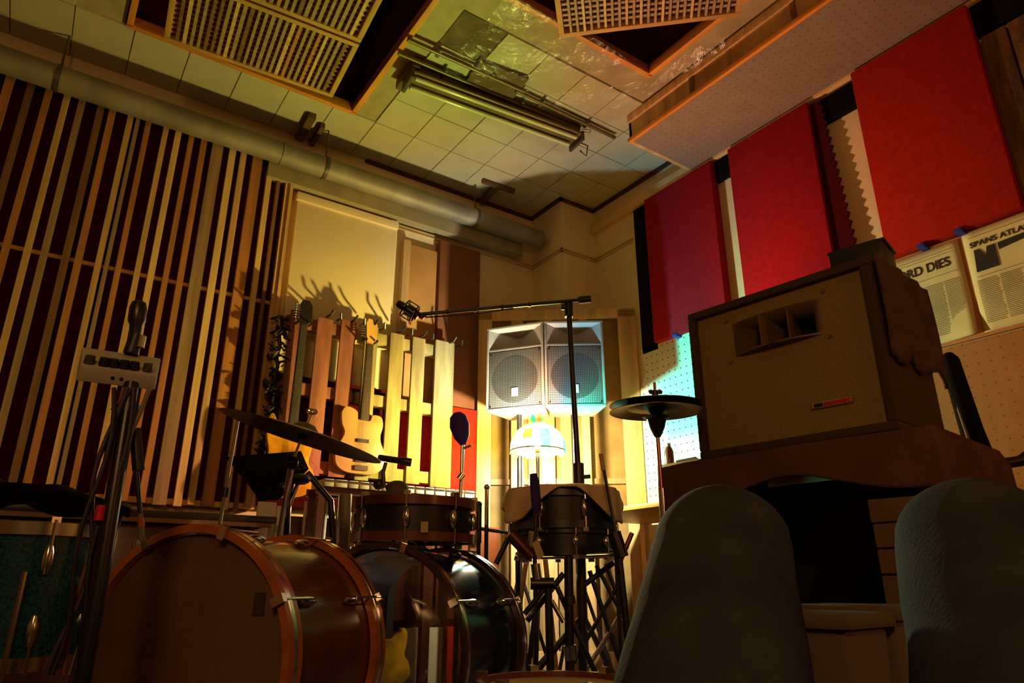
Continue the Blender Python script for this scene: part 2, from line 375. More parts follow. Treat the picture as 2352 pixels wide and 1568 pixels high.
# white board box fixed to wall, tan and brown boards beside
tag(MB().box((1.13, 4.19, 2.05), (1.86, 4.25, 2.99)).box((1.12, 4.17, 2.97), (1.87, 4.25, 3.03)).build('wall_cover', CREAM, bevel=.006), 'large cream flat cover board with a raised top lip on the left wall', 'panel')
tag(box((1.93, 4.19, .95), (1.985, 4.25, 2.92)).build('wall_batten', PINE, bevel=.003), 'narrow upright pine batten on the left wall beside the tan board', 'batten')
tag(box((1.985, 4.205, .95), (2.22, 4.25, 2.9)).build('tan_board', TANB, bevel=.003), 'tan board standing against the wall between batten and dark brown board', 'board')
tag(box((2.22, 4.17, .95), (2.575, 4.248, 2.99)).build('brown_board', BROWNB, bevel=.004), 'tall dark brown acoustic board on the wall left of the corner', 'board')
tag(box((1.86, 4.13, .9), (2.56, 4.165, 1.70)).build('acoustic_board', SCARLET, bevel=.006), 'bright red fabric panel low on the wall behind the pallet', 'wall panel')
tag(box((1.1, 4.17, .95), (1.85, 4.2, 1.75)).build('acoustic_board', MAROON, bevel=.006), 'dark maroon fabric panel behind the guitars', 'wall panel')  # dark copy of the red panel, shaded by colour farther from the lamp

# ------------------------------------------------------------------ pallet racks
def pallet(label, xs, mats, x0, x1, zt=2.12, zb=1.12):
    t = thing('pallet', label, 'pallet', ((x0 + x1) / 2, 4.1, zb), None, 'wooden pallets fixed upright to the wall')
    for (a, b), m in zip(xs, mats):
        dz = rnd.uniform(-.012, .012)
        MB().box((a, 4.035, zb + rnd.uniform(-.01, .01)), (b, 4.055, zt + dz)).build('board', m, t, bevel=.002)
    for z in (zb + .02, (zb + zt) / 2 - .02, zt - .1):
        box((x0, 4.055, z), (x1, 4.125, z + .075)).build('stringer', mats[0], t, bevel=.003)
    return t
pallet('reddish wooden pallet upright on the wall behind the dark necked guitar', [(1.13, 1.235), (1.30, 1.40), (1.455, 1.555)], [PINK_PALLET] * 3, 1.12, 1.575)
pallet('pale weathered pallet upright on the wall at the right of the pale guitar', [(1.62, 1.71), (1.80, 1.90), (1.965, 2.06), (2.14, 2.29)], [PALE_PALLET] * 4, 1.6, 2.3)

def outline(pts, n=6):
    """closed Catmull-Rom through 2-D points"""
    o = []; k = len(pts)
    for i in range(k):
        p0, p1, p2, p3 = pts[i - 1], pts[i], pts[(i + 1) % k], pts[(i + 2) % k]
        for j in range(n):
            t = j / n
            o.append(tuple(.5 * (2 * p1[a] + (p2[a] - p0[a]) * t + (2 * p0[a] - 5 * p1[a] + 4 * p2[a] - p3[a]) * t * t + (3 * p1[a] - p0[a] - 3 * p2[a] + p3[a]) * t ** 3) for a in (0, 1)))
    return o
def guitar(label, x, y, ztop, body, body_m, neck_m, head_m, L=.99, s=1.0, pg=None, head='six'):
    """hanging guitar; z down from headstock top; body outline in (x,z) metres, z = 0 at body bottom"""
    t = thing('electric_guitar', label, 'guitar', (x, y, ztop - L), None, 'guitars hung on the pallets')
    zb = ztop - L
    o = outline([(a * s + x, b * s + zb) for a, b in body])
    MB().prism([(a, y, b) for a, b in o], (0, .04, 0)).build('body', body_m, t, bevel=.005)
    MB().hexa([(x - .028, y - .012, zb + .33), (x + .028, y - .012, zb + .33), (x + .028, y + .01, zb + .33), (x - .028, y + .01, zb + .33),
               (x - .021, y - .012, ztop - .17), (x + .021, y - .012, ztop - .17), (x + .021, y + .01, ztop - .17), (x - .021, y + .01, ztop - .17)]).build('neck', neck_m, t)
    hp = [(-.02, -.17), (.02, -.17), (.022, -.15), (.045, -.13), (.042, -.03), (.02, 0), (-.02, .002), (-.034, -.03), (-.026, -.12)]
    hd = MB().prism([(x + a, y - .008, ztop + b) for a, b in hp], (0, .016, 0)).build('headstock', head_m, t)
    for k in range(6):
        MB().tube([(x - .03, y, ztop - .035 - k * .017), (x - .055, y, ztop - .035 - k * .017)], .004, 6).ball((x - .058, y, ztop - .035 - k * .017), .008, 8).build('tuning_peg', CHROME, hd)
    for k in range(20):
        z = zb + .36 + k * .024
        if z < ztop - .19: box((x - .026, y - .0135, z), (x + .026, y - .012, z + .002)).build('fret', CHROME, t) if k % 2 == 0 else None
    bx = zb + .12 * s
    for dz, w, h in ((.19, .075, .022), (.07, .08, .02)):
        box((x - w / 2, y - .012, zb + dz), (x + w / 2, y + .001, zb + dz + h)).build('pickup', BLACKP, t)
    box((x - .042, y - .014, zb + .02), (x + .042, y + .001, zb + .05)).build('bridge', CHROME if not pg else DARKST, t)
    for k in range(6):
        MB().tube([(x - .018 + k * .0072, y - .017, zb + .035), (x - .015 + k * .006, y - .015, ztop - .16)], .0006, 4).build('string', STEEL, t)
    MB().tube([(x - .04, y + .03, ztop - .15), (x - .04, y - .02, ztop - .15), (x - .035, y - .04, ztop - .15)], .007, 8).tube([(x + .04, y + .03, ztop - .15), (x + .04, y - .02, ztop - .15), (x + .035, y - .04, ztop - .15)], .007, 8).build('wall_hook', BLACKM, t)
    return t
TELE = [(0, 0), (.09, .005), (.155, .06), (.16, .13), (.125, .2), (.118, .25), (.13, .31), (.115, .365), (.06, .372), (.045, .34), (.028, .33), (-.028, .34), (-.05, .385), (-.11, .405), (-.145, .37), (-.14, .30), (-.118, .24), (-.145, .17), (-.165, .1), (-.15, .04), (-.09, .005)]
STRAT = [(0, 0), (.1, .015), (.16, .07), (.15, .15), (.115, .21), (.125, .28), (.13, .36), (.1, .40), (.07, .36), (.03, .33), (-.03, .33), (-.07, .39), (-.115, .47), (-.14, .44), (-.14, .34), (-.12, .24), (-.155, .16), (-.17, .09), (-.14, .03), (-.07, .002)]
BUTTER = mat('butterscotch_lacquer', (188, 150, 96), .3, var=.06, coat=.5)
g1 = ay(850, 735, 4.0)
guitar('pale butterscotch single cutaway electric guitar hanging in front of the pallets', g1.x + .005, 3.99, g1.z, TELE, BUTTER, mat('rosewood', (58, 34, 20), .5), mat('maple', (214, 170, 96), .4), L=1.0)
SUNB = mat('sunburst_lacquer', (236, 160, 20), .25, var=.5, scale=(6, 6, 6), coat=.6)
g2 = ay(695, 690, 4.0)
dg = guitar('dark necked sunburst electric guitar hanging at the left end of the pallets', g2.x + .02, 3.99, g2.z, STRAT, SUNB, mat('ebony', (40, 34, 28), .5), BLACKP, L=1.2)
# hanging chain-like garland
gl = thing('garland', 'dark stringy garland hanging at the left edge of the pallets', 'garland', ay(625, 1050, 4.08))
pa, pb = ay(648, 728, 4.08), ay(608, 1060, 4.08)
pts = [pa.lerp(pb, k / 14) + Vector((rnd.uniform(-.008, .008), rnd.uniform(-.01, .0), 0)) for k in range(15)]
MB().tube(pts, .012, 8).build('cord', BLACKM, gl)
lv = MB()
for k in range(150):
    t = rnd.random(); c = pa.lerp(pb, t) + Vector((rnd.uniform(-.055, .055), rnd.uniform(-.05, .01), rnd.uniform(-.02, .02)))
    lv.ball(c, rnd.uniform(.010, .022), 6, (1, .35, 1.6), (rnd.uniform(-1, 1), rnd.uniform(-.4, .4), rnd.uniform(-1, 1)))
o = lv.build('leaf_cluster', mat('dark_leaf', (40, 34, 22), .6, var=.5, scale=(60, 60, 60)), gl); o['kind'] = 'stuff'
# pegs / hooks at the tops of the pallets
for k, x in enumerate((1.36, 1.52, 1.66, 1.86, 2.02, 2.25)):
    m = MB().tube([(x, 4.055, 2.13), (x, 3.98, 2.12), (x + .012, 3.96, 2.15)], .007, 8).tube([(x + .07, 4.055, 2.12), (x + .07, 3.98, 2.11), (x + .06, 3.96, 2.14)], .007, 8)
    tag(m.build('guitar_hook', BLACKM), ['empty hook between the dark necked guitar and the next reddish board', 'empty hook on the right end of the reddish pallet', 'hook just left of the pale guitar headstock', 'hook on the first pale board right of the pale guitar', 'hook on the second pale board right of the pale guitar', 'hook on the wide right end board of the pale pallet'][k], 'hook', 'guitar hooks on the pallets')

# ------------------------------------------------------------------ corner wooden frame (diffuser) set across the corner
ca, cb = Vector((2.54, 4.12, 0)), Vector((3.45, 3.40, 0)); cd = (cb - ca); cl = cd.length; ang = math.atan2(cd.y, cd.x)
wf = thing('corner_frame', 'tall open pine frame of upright boards standing across the room corner', 'wood frame', (ca.x, ca.y, 0), (0, 0, ang))
H_ = 2.45
def wbox(name, a, b, m): return box(a, b).build(name, m, wf, bevel=.003)
wbox('backing_sheet', (0, .10, .02), (cl, .12, H_ - .02), mat('drab_canvas', (140, 116, 70), .9, var=.15))
for a, b, y0, m in ((0, .1, 0, PINE), (cl - .13, cl, 0, PINE), (.24, .33, .03, PINE), (.36, .42, .05, PALE_PALLET), (.45, .55, .03, PINE), (.59, .68, .05, PALE_PALLET), (.74, .80, .03, PINE)):
    wbox('upright_board', (a, y0, 0), (b, y0 + .03, H_), m)
wbox('top_rail', (0, .0, H_ - .06), (cl, .032, H_ + .01), PINE); wbox('middle_rail', (0, .075, 1.18), (cl, .1, 1.22), WOODM); wbox('bottom_rail', (0, -.005, 0), (cl, .03, .12), PINE)

# ------------------------------------------------------------------ right wall
def pan(label, y0, y1, z0, z1, d, m):
    return tag(box((XR - d, y0, z0), (XR - .003, y1, z1)).build('fabric_absorber', m, bevel=.008), label, 'wall panel', 'red acoustic panels on the right wall')
pan('narrow red acoustic panel nearest the room corner on the right wall', 2.57, 3.2, 2.12, 3.26, .075, CRIMSON)
pan('middle red acoustic panel on the right wall, above the speaker cabinet', 1.83, 2.42, 2.12, 3.26, .075, CRIMSON)
pan('largest bright red acoustic panel above the newspapers on the right wall', .94, 1.55, 2.11, 3.27, .075, SCARLET)
# fringed edge strip of the middle panel
fr = MB(); zz = 2.12; pts = [(XR - .05, 1.83, 2.12)]
nz = 40
for k in range(nz + 1):
    z = 2.12 + (3.24 - 2.12) * k / nz; pts.append((XR - .05, 1.70 + (.012 if k % 2 else -.012) + .06 * (k / nz), z))
pts.append((XR - .05, 1.83, 3.24))
tag(fr.prism(pts, (.012, 0, 0)).build('fringed_cloth', MAROON), 'dark red cloth strip with a zigzag fringed edge beside the middle red panel', 'cloth')
for label, y0, y1, z0, z1 in (('black cloth strip on the wall between corner and first red panel', 3.2, 3.36, 2.08, 3.26), ('short black cloth patch high between the first and middle red panels', 2.42, 2.57, 3.1, 3.26),
                       ('black cloth patch high between the middle and largest red panels', 1.55, 1.83, 3.08, 3.25), ('black cloth at the top right beyond the largest red panel', .5, .94, 3.08, 3.27)):
    tag(box((XR - .03, y0, z0), (XR, y1, z1)).build('black_cloth', BLACKC, bevel=.004), label, 'cloth')
rb = thing('rough_board', 'mottled brown rough planks on the wall at the right edge', 'boards', (3.45, .8, 2.0))
for k, (a, b) in enumerate(((.82, .925), (.66, .81), (.48, .65))):
    box((XR - .04, a, 2.1), (XR, b, 3.06)).build('plank', ROUGH, rb, bevel=.004)
# lower pegboard and rail with papers
structure(box((XR - .012, 0.3, .2), (XR, 2.45, 1.58)).build('trim_4', PEGB))
structure(box((XR - .02, 0.3, 1.585), (XR, 2.45, 2.1)).build('trim_5', mat('ochre_wall_board', (190, 128, 64), .7, var=.1), bevel=.003))
def news(label, y0, y1, z0, z1, lines, pic, curl=0):
    """y0 is the left edge seen from inside (larger y)"""
    t = thing('newspaper', label, 'newspaper', (XR - .03, (y0 + y1) / 2, z0), None, 'old newspapers pinned on the right wall')
    xw = XR - .026; w = y0 - y1
    def fn(u, v):
        c = .02 * curl * max(0, u - .6) * max(0, .35 - v) * 8
        return (xw - c, y0 - w * u, z0 + (z1 - z0) * v)
    MB().grid(fn, 10, 14).build('sheet', PAPER, t, solid=.0015)
    def txt(s, yl, z, wid, h, m=INK):
        cu = bpy.data.curves.new('headline', 'FONT'); cu.body = s; cu.size = 1; cu.extrude = .002; cu.offset = .022
        q = bpy.data.objects.new('headline', cu); COL.objects.link(q); bpy.context.view_layer.update()
        me = bpy.data.meshes.new_from_object(q.evaluated_get(bpy.context.evaluated_depsgraph_get())); bpy.data.objects.remove(q)
        me.materials.clear(); me.materials.append(m)
        vx = [v.co.x for v in me.vertices]; vy = [v.co.y for v in me.vertices]; lx, hx, ly, hy = min(vx), max(vx), min(vy), max(vy)
        for v in me.vertices:
            a, b = (v.co.x - lx) / (hx - lx), (v.co.y - ly) / (hy - ly)
            v.co = Vector((xw - .003 - (.0005 if v.co.z > 0 else 0), yl - a * wid, z + b * h)) - ORG[t.name]
        o = bpy.data.objects.new('headline', me); COL.objects.link(o); o.parent = t
    for s, u, z, wid, h, m in lines: txt(s, y0 - w * u, z0 + (z1 - z0) * z, w * wid, (z1 - z0) * h, m)
    tx = MB()
    ncol = 4
    for c in range(ncol):
        ya = y0 - w * (.05 + c * .91 / ncol); yb = ya - w * .205
        zz = z0 + .04
        while zz < z0 + (z1 - z0) * (.5 if pic else .62):
            tx.box((xw - .004, yb - rnd.uniform(-.01, 0), zz), (xw - .0025, ya, zz + .0035)); zz += .0085
    for zf in (.69, .9, .93) if not pic else (.53, .93): tx.box((xw - .004, y0 - w * .93, z0 + (z1 - z0) * zf), (xw - .0025, y0 - w * .06, z0 + (z1 - z0) * zf + .002))
    o = tx.build('text_column', INKG, t); o['kind'] = 'stuff'
    if pic:
        for pl in pic:
            MB().prism([(xw - .0045, y0 - w * a, z0 + (z1 - z0) * b) for a, b in pl], (.002, 0, 0)).build('picture', INK, t)
    return t
news('old newspaper with the large headline FORD DIES, partly behind the cabinet', 1.60, 1.235, 1.60, 2.085, [('FORD DIES', .10, .76, .76, .1, INK)], None, curl=1)
news('old newspaper headed SPANS ATLANTIC with dark pictures, at the right edge', 1.215, .80, 1.60, 2.10, [('SPANS ATLANTIC W', .06, .83, .9, .055, INK)],
     [[(.07, .58), (.3, .58), (.3, .80), (.22, .80), (.2, .72), (.14, .8), (.09, .8)], [(.33, .73), (.62, .76), (.95, .76), (.95, .81), (.6, .81), (.33, .80)]])
for y, z, l in ((1.38, 2.1, 'blue tape tab above the newspaper with the FORD headline'), (1.205, 2.105, 'blue tape tab above the gap between the two newspapers'), (3.0, 2.115, 'blue tape tab under the narrow red panel')):
    tag(box((XR - .085, y - .018, z - .012), (XR - .02, y + .018, z + .008)).build('tape_tab', BLUET, bevel=.003), l, 'tape')
# white pegboard leaning in the corner on the right wall
pg = [ax(1484, 852, XR - .03), ax(1405, 1122, XR - .03), ax(1400, 1190, XR - .03), Vector((XR - .03, 2.45, .93)), Vector((XR - .03, 2.45, 2.12)), Vector((XR - .03, 3.38, 2.12))]
pg[2].z = .93
tag(MB().prism(pg, (.012, 0, 0)).build('pegboard', PEG), 'white perforated pegboard with a slanting left edge, brightly lit beside the lamp', 'pegboard')

# soffit box along the right wall
so = thing('soffit', 'boxed soffit of pine boards with a pegboard underside above the right wall', 'soffit', (3.2, 1.4, 3.3))
box((2.87, -.2, 3.29), (XR, 2.74, 3.305)).build('pegboard_base', PEGS, so)
box((2.86, -.2, 3.3), (2.885, 2.76, 3.5)).build('front_board', PINE, so)
box((2.845, -.2, 3.44), (2.86, 2.76, 3.5)).build('trim_strip', WOODL, so, bevel=.003); box((2.835, -.2, 3.28), (2.86, 2.76, 3.31)).build('lower_lip', PINEH, so, bevel=.004)
box((2.86, 2.74, 3.29), (XR, 2.765, 3.5)).build('end_board', PINE, so)
for y in (2.2, 1.5, .9): box((2.852, y, 3.3), (2.861, y + .03, 3.45)).build('cleat', WOODD, so)
# clear plastic sheeting stapled over part of the ceiling
tag(MB().grid(lambda u, v: (1.6 + 1.2 * u, 2.35 + 1.0 * v, ZC - .012 - .018 * math.sin(9 * u + 5 * v) * math.sin(7 * v + 3 * u) - .01), 30, 26).build('plastic_sheet', CLEAR), 'crinkled clear plastic sheet stapled to the ceiling around the light fixture', 'plastic sheet')
tag(MB().grid(lambda u, v: (2.72 + .13 * u, .6 + 1.9 * v, ZC - .03 - .02 * math.sin(14 * v + 3 * u)), 8, 40).build('plastic_sheet', CLEAR), 'narrow strip of clear plastic film along the top of the soffit', 'plastic sheet')

# ------------------------------------------------------------------ ceiling lattices
def lattice(label, corner, ang, w, d, z, n, rows, thin):
    t = thing('lattice_panel', label, 'ceiling panel', (corner[0], corner[1], z), (0, 0, ang), 'wooden lattice panels hung under the ceiling')
    fw = .028
    for a, b in (((0, 0, 0), (w, fw, .045)), ((0, d - fw, 0), (w, d, .045)), ((0, fw, 0), (fw, d - fw, .045)), ((w - fw, fw, 0), (w, d - fw, .045))):
        box(a, b).build('frame_rail', TANB, t, bevel=.003)
    ms = [WOODM, WOODO, WOODM, WOODL, WOODD, WOODM]
    pitch = (w - 2 * fw) / n
    for k in range(1, n):
        x = fw + pitch * k; q = pitch * rnd.uniform(.42, .60) if not thin else pitch * .34
        MB().box((x - q / 2, fw, rnd.uniform(.0, .006)), (x + q / 2, d - fw, .018)).build('slat', rnd.choice(ms) if not thin else (WOODM if rnd.random() < .7 else WOODL), t)
    rp = (d - 2 * fw) / rows
    for k in range(1, rows):
        y = fw + rp * k
        MB().box((fw, y - rp * .22, .019), (w - fw, y + rp * .22, .032)).build('cross_slat', WOODO if not thin else WOODM, t)
    for x, y in ((.03, .03), (w - .03, .03), (.03, d - .03), (w - .03, d - .03)):
        MB().tube([(x, y, .04), (x, y, .6)], .002, 6).build('hanging_wire', DARKST, t)
    return t
ra = R(-4.2)
e1 = Vector((math.cos(ra), math.sin(ra))); e2 = Vector((-math.sin(ra), math.cos(ra)))
c0 = az(375, 92, 3.2); w1 = (az(765, 222, 3.2) - c0).length
p = Vector((c0.x, c0.y)) - e2 * .485
lattice('front wooden lattice panel of the left ceiling recess, nearest the far edge', p, ra, w1, .485, 3.2, 25, 12, False)
p = p - e2 * .5
lattice('second wooden lattice panel of the left ceiling recess, at the frame top', p, ra, w1, .485, 3.2, 25, 12, False)
A = az(1285, 88, 3.2); Bq = az(1700, 38, 3.2); dv = Vector((Bq.x - A.x, Bq.y - A.y)); an = math.atan2(dv.y, dv.x); nrm = Vector((math.sin(an), -math.cos(an)))
orig = Vector((A.x, A.y)) + nrm * .5
lattice('square holed lattice panel turned at an angle under the right ceiling recess', orig, an, dv.length, .5, 3.2, 24, 13, True)
tag(MB().tube([az(1290, 88, 3.26), az(1290, 88, 3.5) + Vector((0, 0, .4))], .004, 6).build('hanging_cord', DARKST), 'cord holding the corner of the angled lattice panel', 'cord')

# ------------------------------------------------------------------ fluorescent fixture and conduits
fx = thing('ceiling_light', 'unlit long fluorescent strip light fixture on the ceiling', 'ceiling light', (2.1, 3.2, 3.36))
fa, fb = az(935, 175, 3.42), az(1325, 318, 3.42); fd = (fb - fa).normalized(); fn_ = Vector((-fd.y, fd.x, 0))
def bar(m, off, hw, z0, z1, s0=0, s1=1):
    a = fa.lerp(fb, s0) + fn_ * off; b = fa.lerp(fb, s1) + fn_ * off; n = fn_ * hw
    q = [a - n, b - n, b + n, a + n]; return m.hexa([Vector((v.x, v.y, z0)) for v in q] + [Vector((v.x, v.y, z1)) for v in q])
bar(MB(), 0, .045, 3.42, 3.499).build('housing', mat('fixture_housing', (96, 84, 58), .45, .3, var=.15), fx, bevel=.004)
bar(MB(), 0.0, .075, 3.405, 3.42).build('reflector', mat('fixture_reflector', (128, 112, 74), .35, .4), fx, bevel=.002)
tb = mat('fluorescent_glass', (196, 196, 150), .12, var=.03)
for off in (-.045, .045):
    a = fa.lerp(fb, .03) + fn_ * off; b = fa.lerp(fb, .97) + fn_ * off; a.z = b.z = 3.385
    MB().tube([a, b], .014, 14).build('tube', tb, fx)
for s_ in (0.0, .99): bar(MB(), 0, .08, 3.36, 3.43, s_, s_ + .015).build('lamp_holder', DARKST, fx)
e_ = fb + Vector((.02, 0, -.02)); MB().tube([e_, e_ + Vector((.05, -.03, -.03)), e_ + Vector((.06, .0, -.09)), e_ + Vector((.02, .02, -.05))], .005, 8).build('cord', BLACKM, fx)
def conduit(p, q, r, label, z=3.47):
    t = thing('conduit', label, 'conduit', az(*p, z))
    a, b = az(*p, z), az(*q, z); MB().tube([a, b], r, 12).build('pipe', mat('conduit_metal', (112, 96, 58), .45, .5), t)
    for s_ in (.25, .7):
        c = a.lerp(b, s_); MB().cbox(c, (.02, .07, .012)).build('strap', DARKST, t)
    return t
conduit((937, 90), (1205, 210), .014, 'thin metal conduit along the ceiling beyond the light fixture, nearer half')
conduit((1185, 208), (1412, 316), .013, 'thin metal conduit along the ceiling ending at the soffit')
conduit((915, 122), (1300, 285), .012, 'dark conduit running just above the light fixture')
angle_bracket((958, 140), (918, 195), .05, .04, 'dark mounting bracket at the near end of the light fixture')
angle_bracket((1085, 165), (1195, 205), .22, .006, 'dull see-through flap of plastic beside the conduits')

# ------------------------------------------------------------------ stained glass table lamp
LP = at(1235, 1030, 4.10); LP.z = 1.285
lt = thing('table_lamp', 'lit stained glass table lamp with a domed shade under the two speakers', 'lamp', (LP.x, LP.y, .80))
RS, HS = .165, .15
rings = [(1.0, -.02), (.97, .035), (.80, .092), (.52, .128), (.24, .146), (.05, .150)]
cols = dict(c=(.04, .80, .95), y=(.88, .74, .24), g=(.66, 1.0, .18), p=(1.0, .52, .42), w=(1.0, .88, .60), r=(.95, .10, .02), b=(.10, .35, .75), o=(1.0, .42, .04), l=(.60, .62, .20), s=(.80, .90, 1.0))
GM = {k: glassmat('stained_glass_' + n, tuple(math.sqrt(v) for v in cols[k]), .972) for k, n in zip('cygpwrbols', ('teal', 'yellow', 'green', 'pink', 'cream', 'red', 'blue', 'amber', 'straw', 'clear_grey'))}
lead = MB(); NS = 18
def ringcol(i, a):
    a = a % 360; front = 'cwybpw'[int(a // 20) % 6]
    if i == 0: return 'w' if (a > 335 or a < 40) else 'c' if a > 300 else ('s' if a < 72 else 'w' if a < 100 else 'l' if a < 138 else 'p' if a < 152 else 'y' if a < 172 else 'p' if a < 200 else front)
    if i == 1: return 'w' if 8 < a < 40 else 'c' if (a > 295 or a <= 8) else ('y' if a < 175 else 'l' if a < 200 else 'cwry'[int(a // 20) % 4] if a < 260 else 'w')
    if i == 2: return 'c' if a > 310 or a < 12 else 'p' if a < 55 else 's' if a < 125 else 'y' if a < 175 else 'g' if a < 240 else 'p'
    return 'b' if a > 330 or a < 15 else 'p' if a < 60 else 's' if a < 130 else 'y' if a < 160 else 'g' if a < 238 else 'p'
sh = MB().lathe([(RS * 1.005, -.022), (RS * 1.005, -.016), (RS * .99, -.016), (RS * .99, -.022)], LP, n=36, closed=True).build('shade_rim', DARKST, lt)
for i in range(len(rings) - 1):
    for k in range(NS):
        a0, a1 = 2 * math.pi * k / NS, 2 * math.pi * (k + 1) / NS; q = []
        for (rr, zz), th in ((rings[i], 0), (rings[i + 1], 0)):
            for a in (a0, a1): q.append(LP + Vector((math.cos(a) * rr * RS, math.sin(a) * rr * RS, zz + (-.018 if i == 0 and rr == 1.0 and k % 2 else 0))))
        c = sum(q, Vector()) / 4
        q = [c + (v - c) * .965 for v in (q[0], q[1], q[3], q[2])]
        n = (q[1] - q[0]).cross(q[3] - q[0]).normalized() * .003
        MB().prism(q, n).build('glass_piece', GM[ringcol(i, math.degrees((a0 + a1) / 2))], sh, smooth=False)
        lead.tube([c + (q[1] - c) / .965, c + (q[2] - c) / .965], .0013, 5)
lead.build('lead_came', DARKST, sh)
for k in range(8):     # upright petals of the crown
    a = 2 * math.pi * (k + .5) / 8; e = Vector((math.cos(a), math.sin(a), 0)); s_ = Vector((-math.sin(a), math.cos(a), 0)); b = LP + e * .035 + Vector((0, 0, .145))
    MB().prism([b - s_ * .014, b + s_ * .014, b + s_ * .017 + e * .012 + Vector((0, 0, .025)), b + e * .022 + Vector((0, 0, .055)), b - s_ * .017 + e * .012 + Vector((0, 0, .025))], e * .003).build('crown_petal', GM['cwwyclww'[k]], sh, smooth=False)
bulb = MB().ball(LP + Vector((0, 0, .035)), .026, 12, (1, 1, 1.15)).build('bulb', emit('hot_bulb_glass', (1.0, .86, .58), BULB), lt)
MB().lathe([(.012, -.03), (.014, -.02), (.014, .0), (.008, .005)], LP, n=16, cap=True).build('socket', mat('brass', (190, 150, 70), .3, 1), lt)
MB().lathe([(.085, -.484), (.085, -.475), (.05, -.47), (.02, -.46), (.014, -.4), (.022, -.34), (.014, -.28), (.011, -.15), (.014, -.03)], LP, n=28, cap=True).build('lamp_base', CHROME, lt)
for k in range(3):
    a = 2 * math.pi * k / 3 + 1; MB().tube([LP + Vector((0, 0, -.03)), LP + Vector((math.cos(a) * RS * .97, math.sin(a) * RS * .97, -.018))], .002, 6).build('shade_arm', CHROME, lt)
lst = thing('side_table', 'small round side table under the stained glass lamp', 'table', (LP.x, LP.y, 0))
MB().lathe([(.0, .775), (.2, .775), (.205, .785), (.2, .798), (0, .8)], (LP.x, LP.y, 0), n=32).build('table_top', PINE, lst)
for k in range(3):
    a = k * 2.094 + .4; MB().tube([(LP.x + .05 * math.cos(a), LP.y + .05 * math.sin(a), .776), (LP.x + .18 * math.cos(a), LP.y + .18 * math.sin(a), 0)], .014).build('leg', PINE, lst)

# ------------------------------------------------------------------ two PA speakers on poles
def pa(label, bl, br, zb, h, dep, tilt=0):
    """bl, br: front bottom corners in plan"""
    d = Vector((br.x - bl.x, br.y - bl.y, 0)); w = d.length; a = math.atan2(d.y, d.x)
    t = thing('pa_speaker', label, 'speaker', (bl.x, bl.y, zb), (0, 0, a), 'silver speakers on poles')
    tp = .06
    hz = h * .70
    def wd(y): return tp * (y - .012) / (dep - .012)
    a_, b_ = wd(.112), .112
    MB().hexa([(0, .012, 0), (w, .012, 0), (w - tp, dep, .0), (tp, dep, .0), (0, .012, hz), (w, .012, hz), (w - tp, dep, hz), (tp, dep, hz)]).build('cabinet', SILVER, t, bevel=.006)
    MB().hexa([(a_, b_, hz), (w - a_, b_, hz), (w - tp, dep, hz), (tp, dep, hz), (a_, b_, h), (w - a_, b_, h), (w - tp, dep, h), (tp, dep, h)]).build('upper_cabinet', SILVER, t)
    MB().hexa([(0, .012, h - .012), (w, .012, h - .012), (w - a_, b_, h - .012), (a_, b_, h - .012), (0, .012, h), (w, .012, h), (w - a_, b_, h), (a_, b_, h)]).build('top_board', SILVER, t)
    MB().hexa([(0, .012, hz), (.008, .012, hz), (a_ + .008, b_, hz), (a_, b_, hz), (0, .012, h), (.008, .012, h), (a_ + .008, b_, h), (a_, b_, h)]).build('side_board', SILVER, t)
    MB().hexa([(w - .008, .012, hz), (w, .012, hz), (w - a_, b_, hz), (w - a_ - .008, b_, hz), (w - .008, .012, h), (w, .012, h), (w - a_, b_, h), (w - a_ - .008, b_, h)]).build('side_board', SILVER, t)
    fr = .016
    for q, r_ in (((0, 0, 0), (w, .02, fr)), ((0, 0, h - fr), (w, .02, h)), ((0, 0, fr), (fr, .02, h - fr)), ((w - fr, 0, fr), (w, .02, h - fr)), ((fr, .004, h * .70), (w - fr, .02, h * .70 + fr))):
        box(q, r_).build('front_frame', SILVER, t, bevel=.003)
    box((fr + .004, .002, fr + .004), (w - fr - .004, .012, h * .70 - .004)).build('grille', PAGR, t, bevel=.004)
    MB().lathe([(w * .42, .0), (w * .40, .004), (w * .2, .0041), (.0, .0042)], (w / 2, .0118, h * .35), (0, 1, 0), 36).build('woofer', CONE, t); MB().lathe([(w * .40, 0), (w * .40, -.001), (0, -.0012)], (w / 2, .0022, h * .35), (0, 1, 0), 40).build('woofer_shade', PAGR2, t)
    # horn flare
    x0, x1, z0, z1 = fr, w - fr, h * .70 + fr, h - fr; cx, cz = w / 2, (z0 + z1) / 2
    MB().add([(x0, .006, z0), (x1, .006, z0), (x1, .006, z1), (x0, .006, z1), (cx - .02, .1, cz - .025), (cx + .02, .1, cz - .025), (cx + .02, .1, cz + .025), (cx - .02, .1, cz + .025)],
             [(0, 1, 5, 4), (1, 2, 6, 5), (2, 3, 7, 6), (3, 0, 4, 7), (4, 5, 6, 7)]).build('horn', SILVER, t)
    MB().cbox((w / 2, .0, h * .2), (.045, .006, .055)).build('badge', mat('pale_badge', (230, 226, 210), .4), t, bevel=.002)
    for x in (.03, w - .03):
        for z in (.03, h * .7 - .02): MB().tube([(x, .004, z), (x, -.002, z)], .005, 8).build('corner_screw', BLACKM, t)
    return t
c1_, c2_, c3_ = at(1116, 940, 4.42), at(1250, 930, 4.28), at(1393, 935, 4.30)
zb = (c2_.z + c3_.z) / 2
hpa = at(1250, 737, 4.28).z - zb
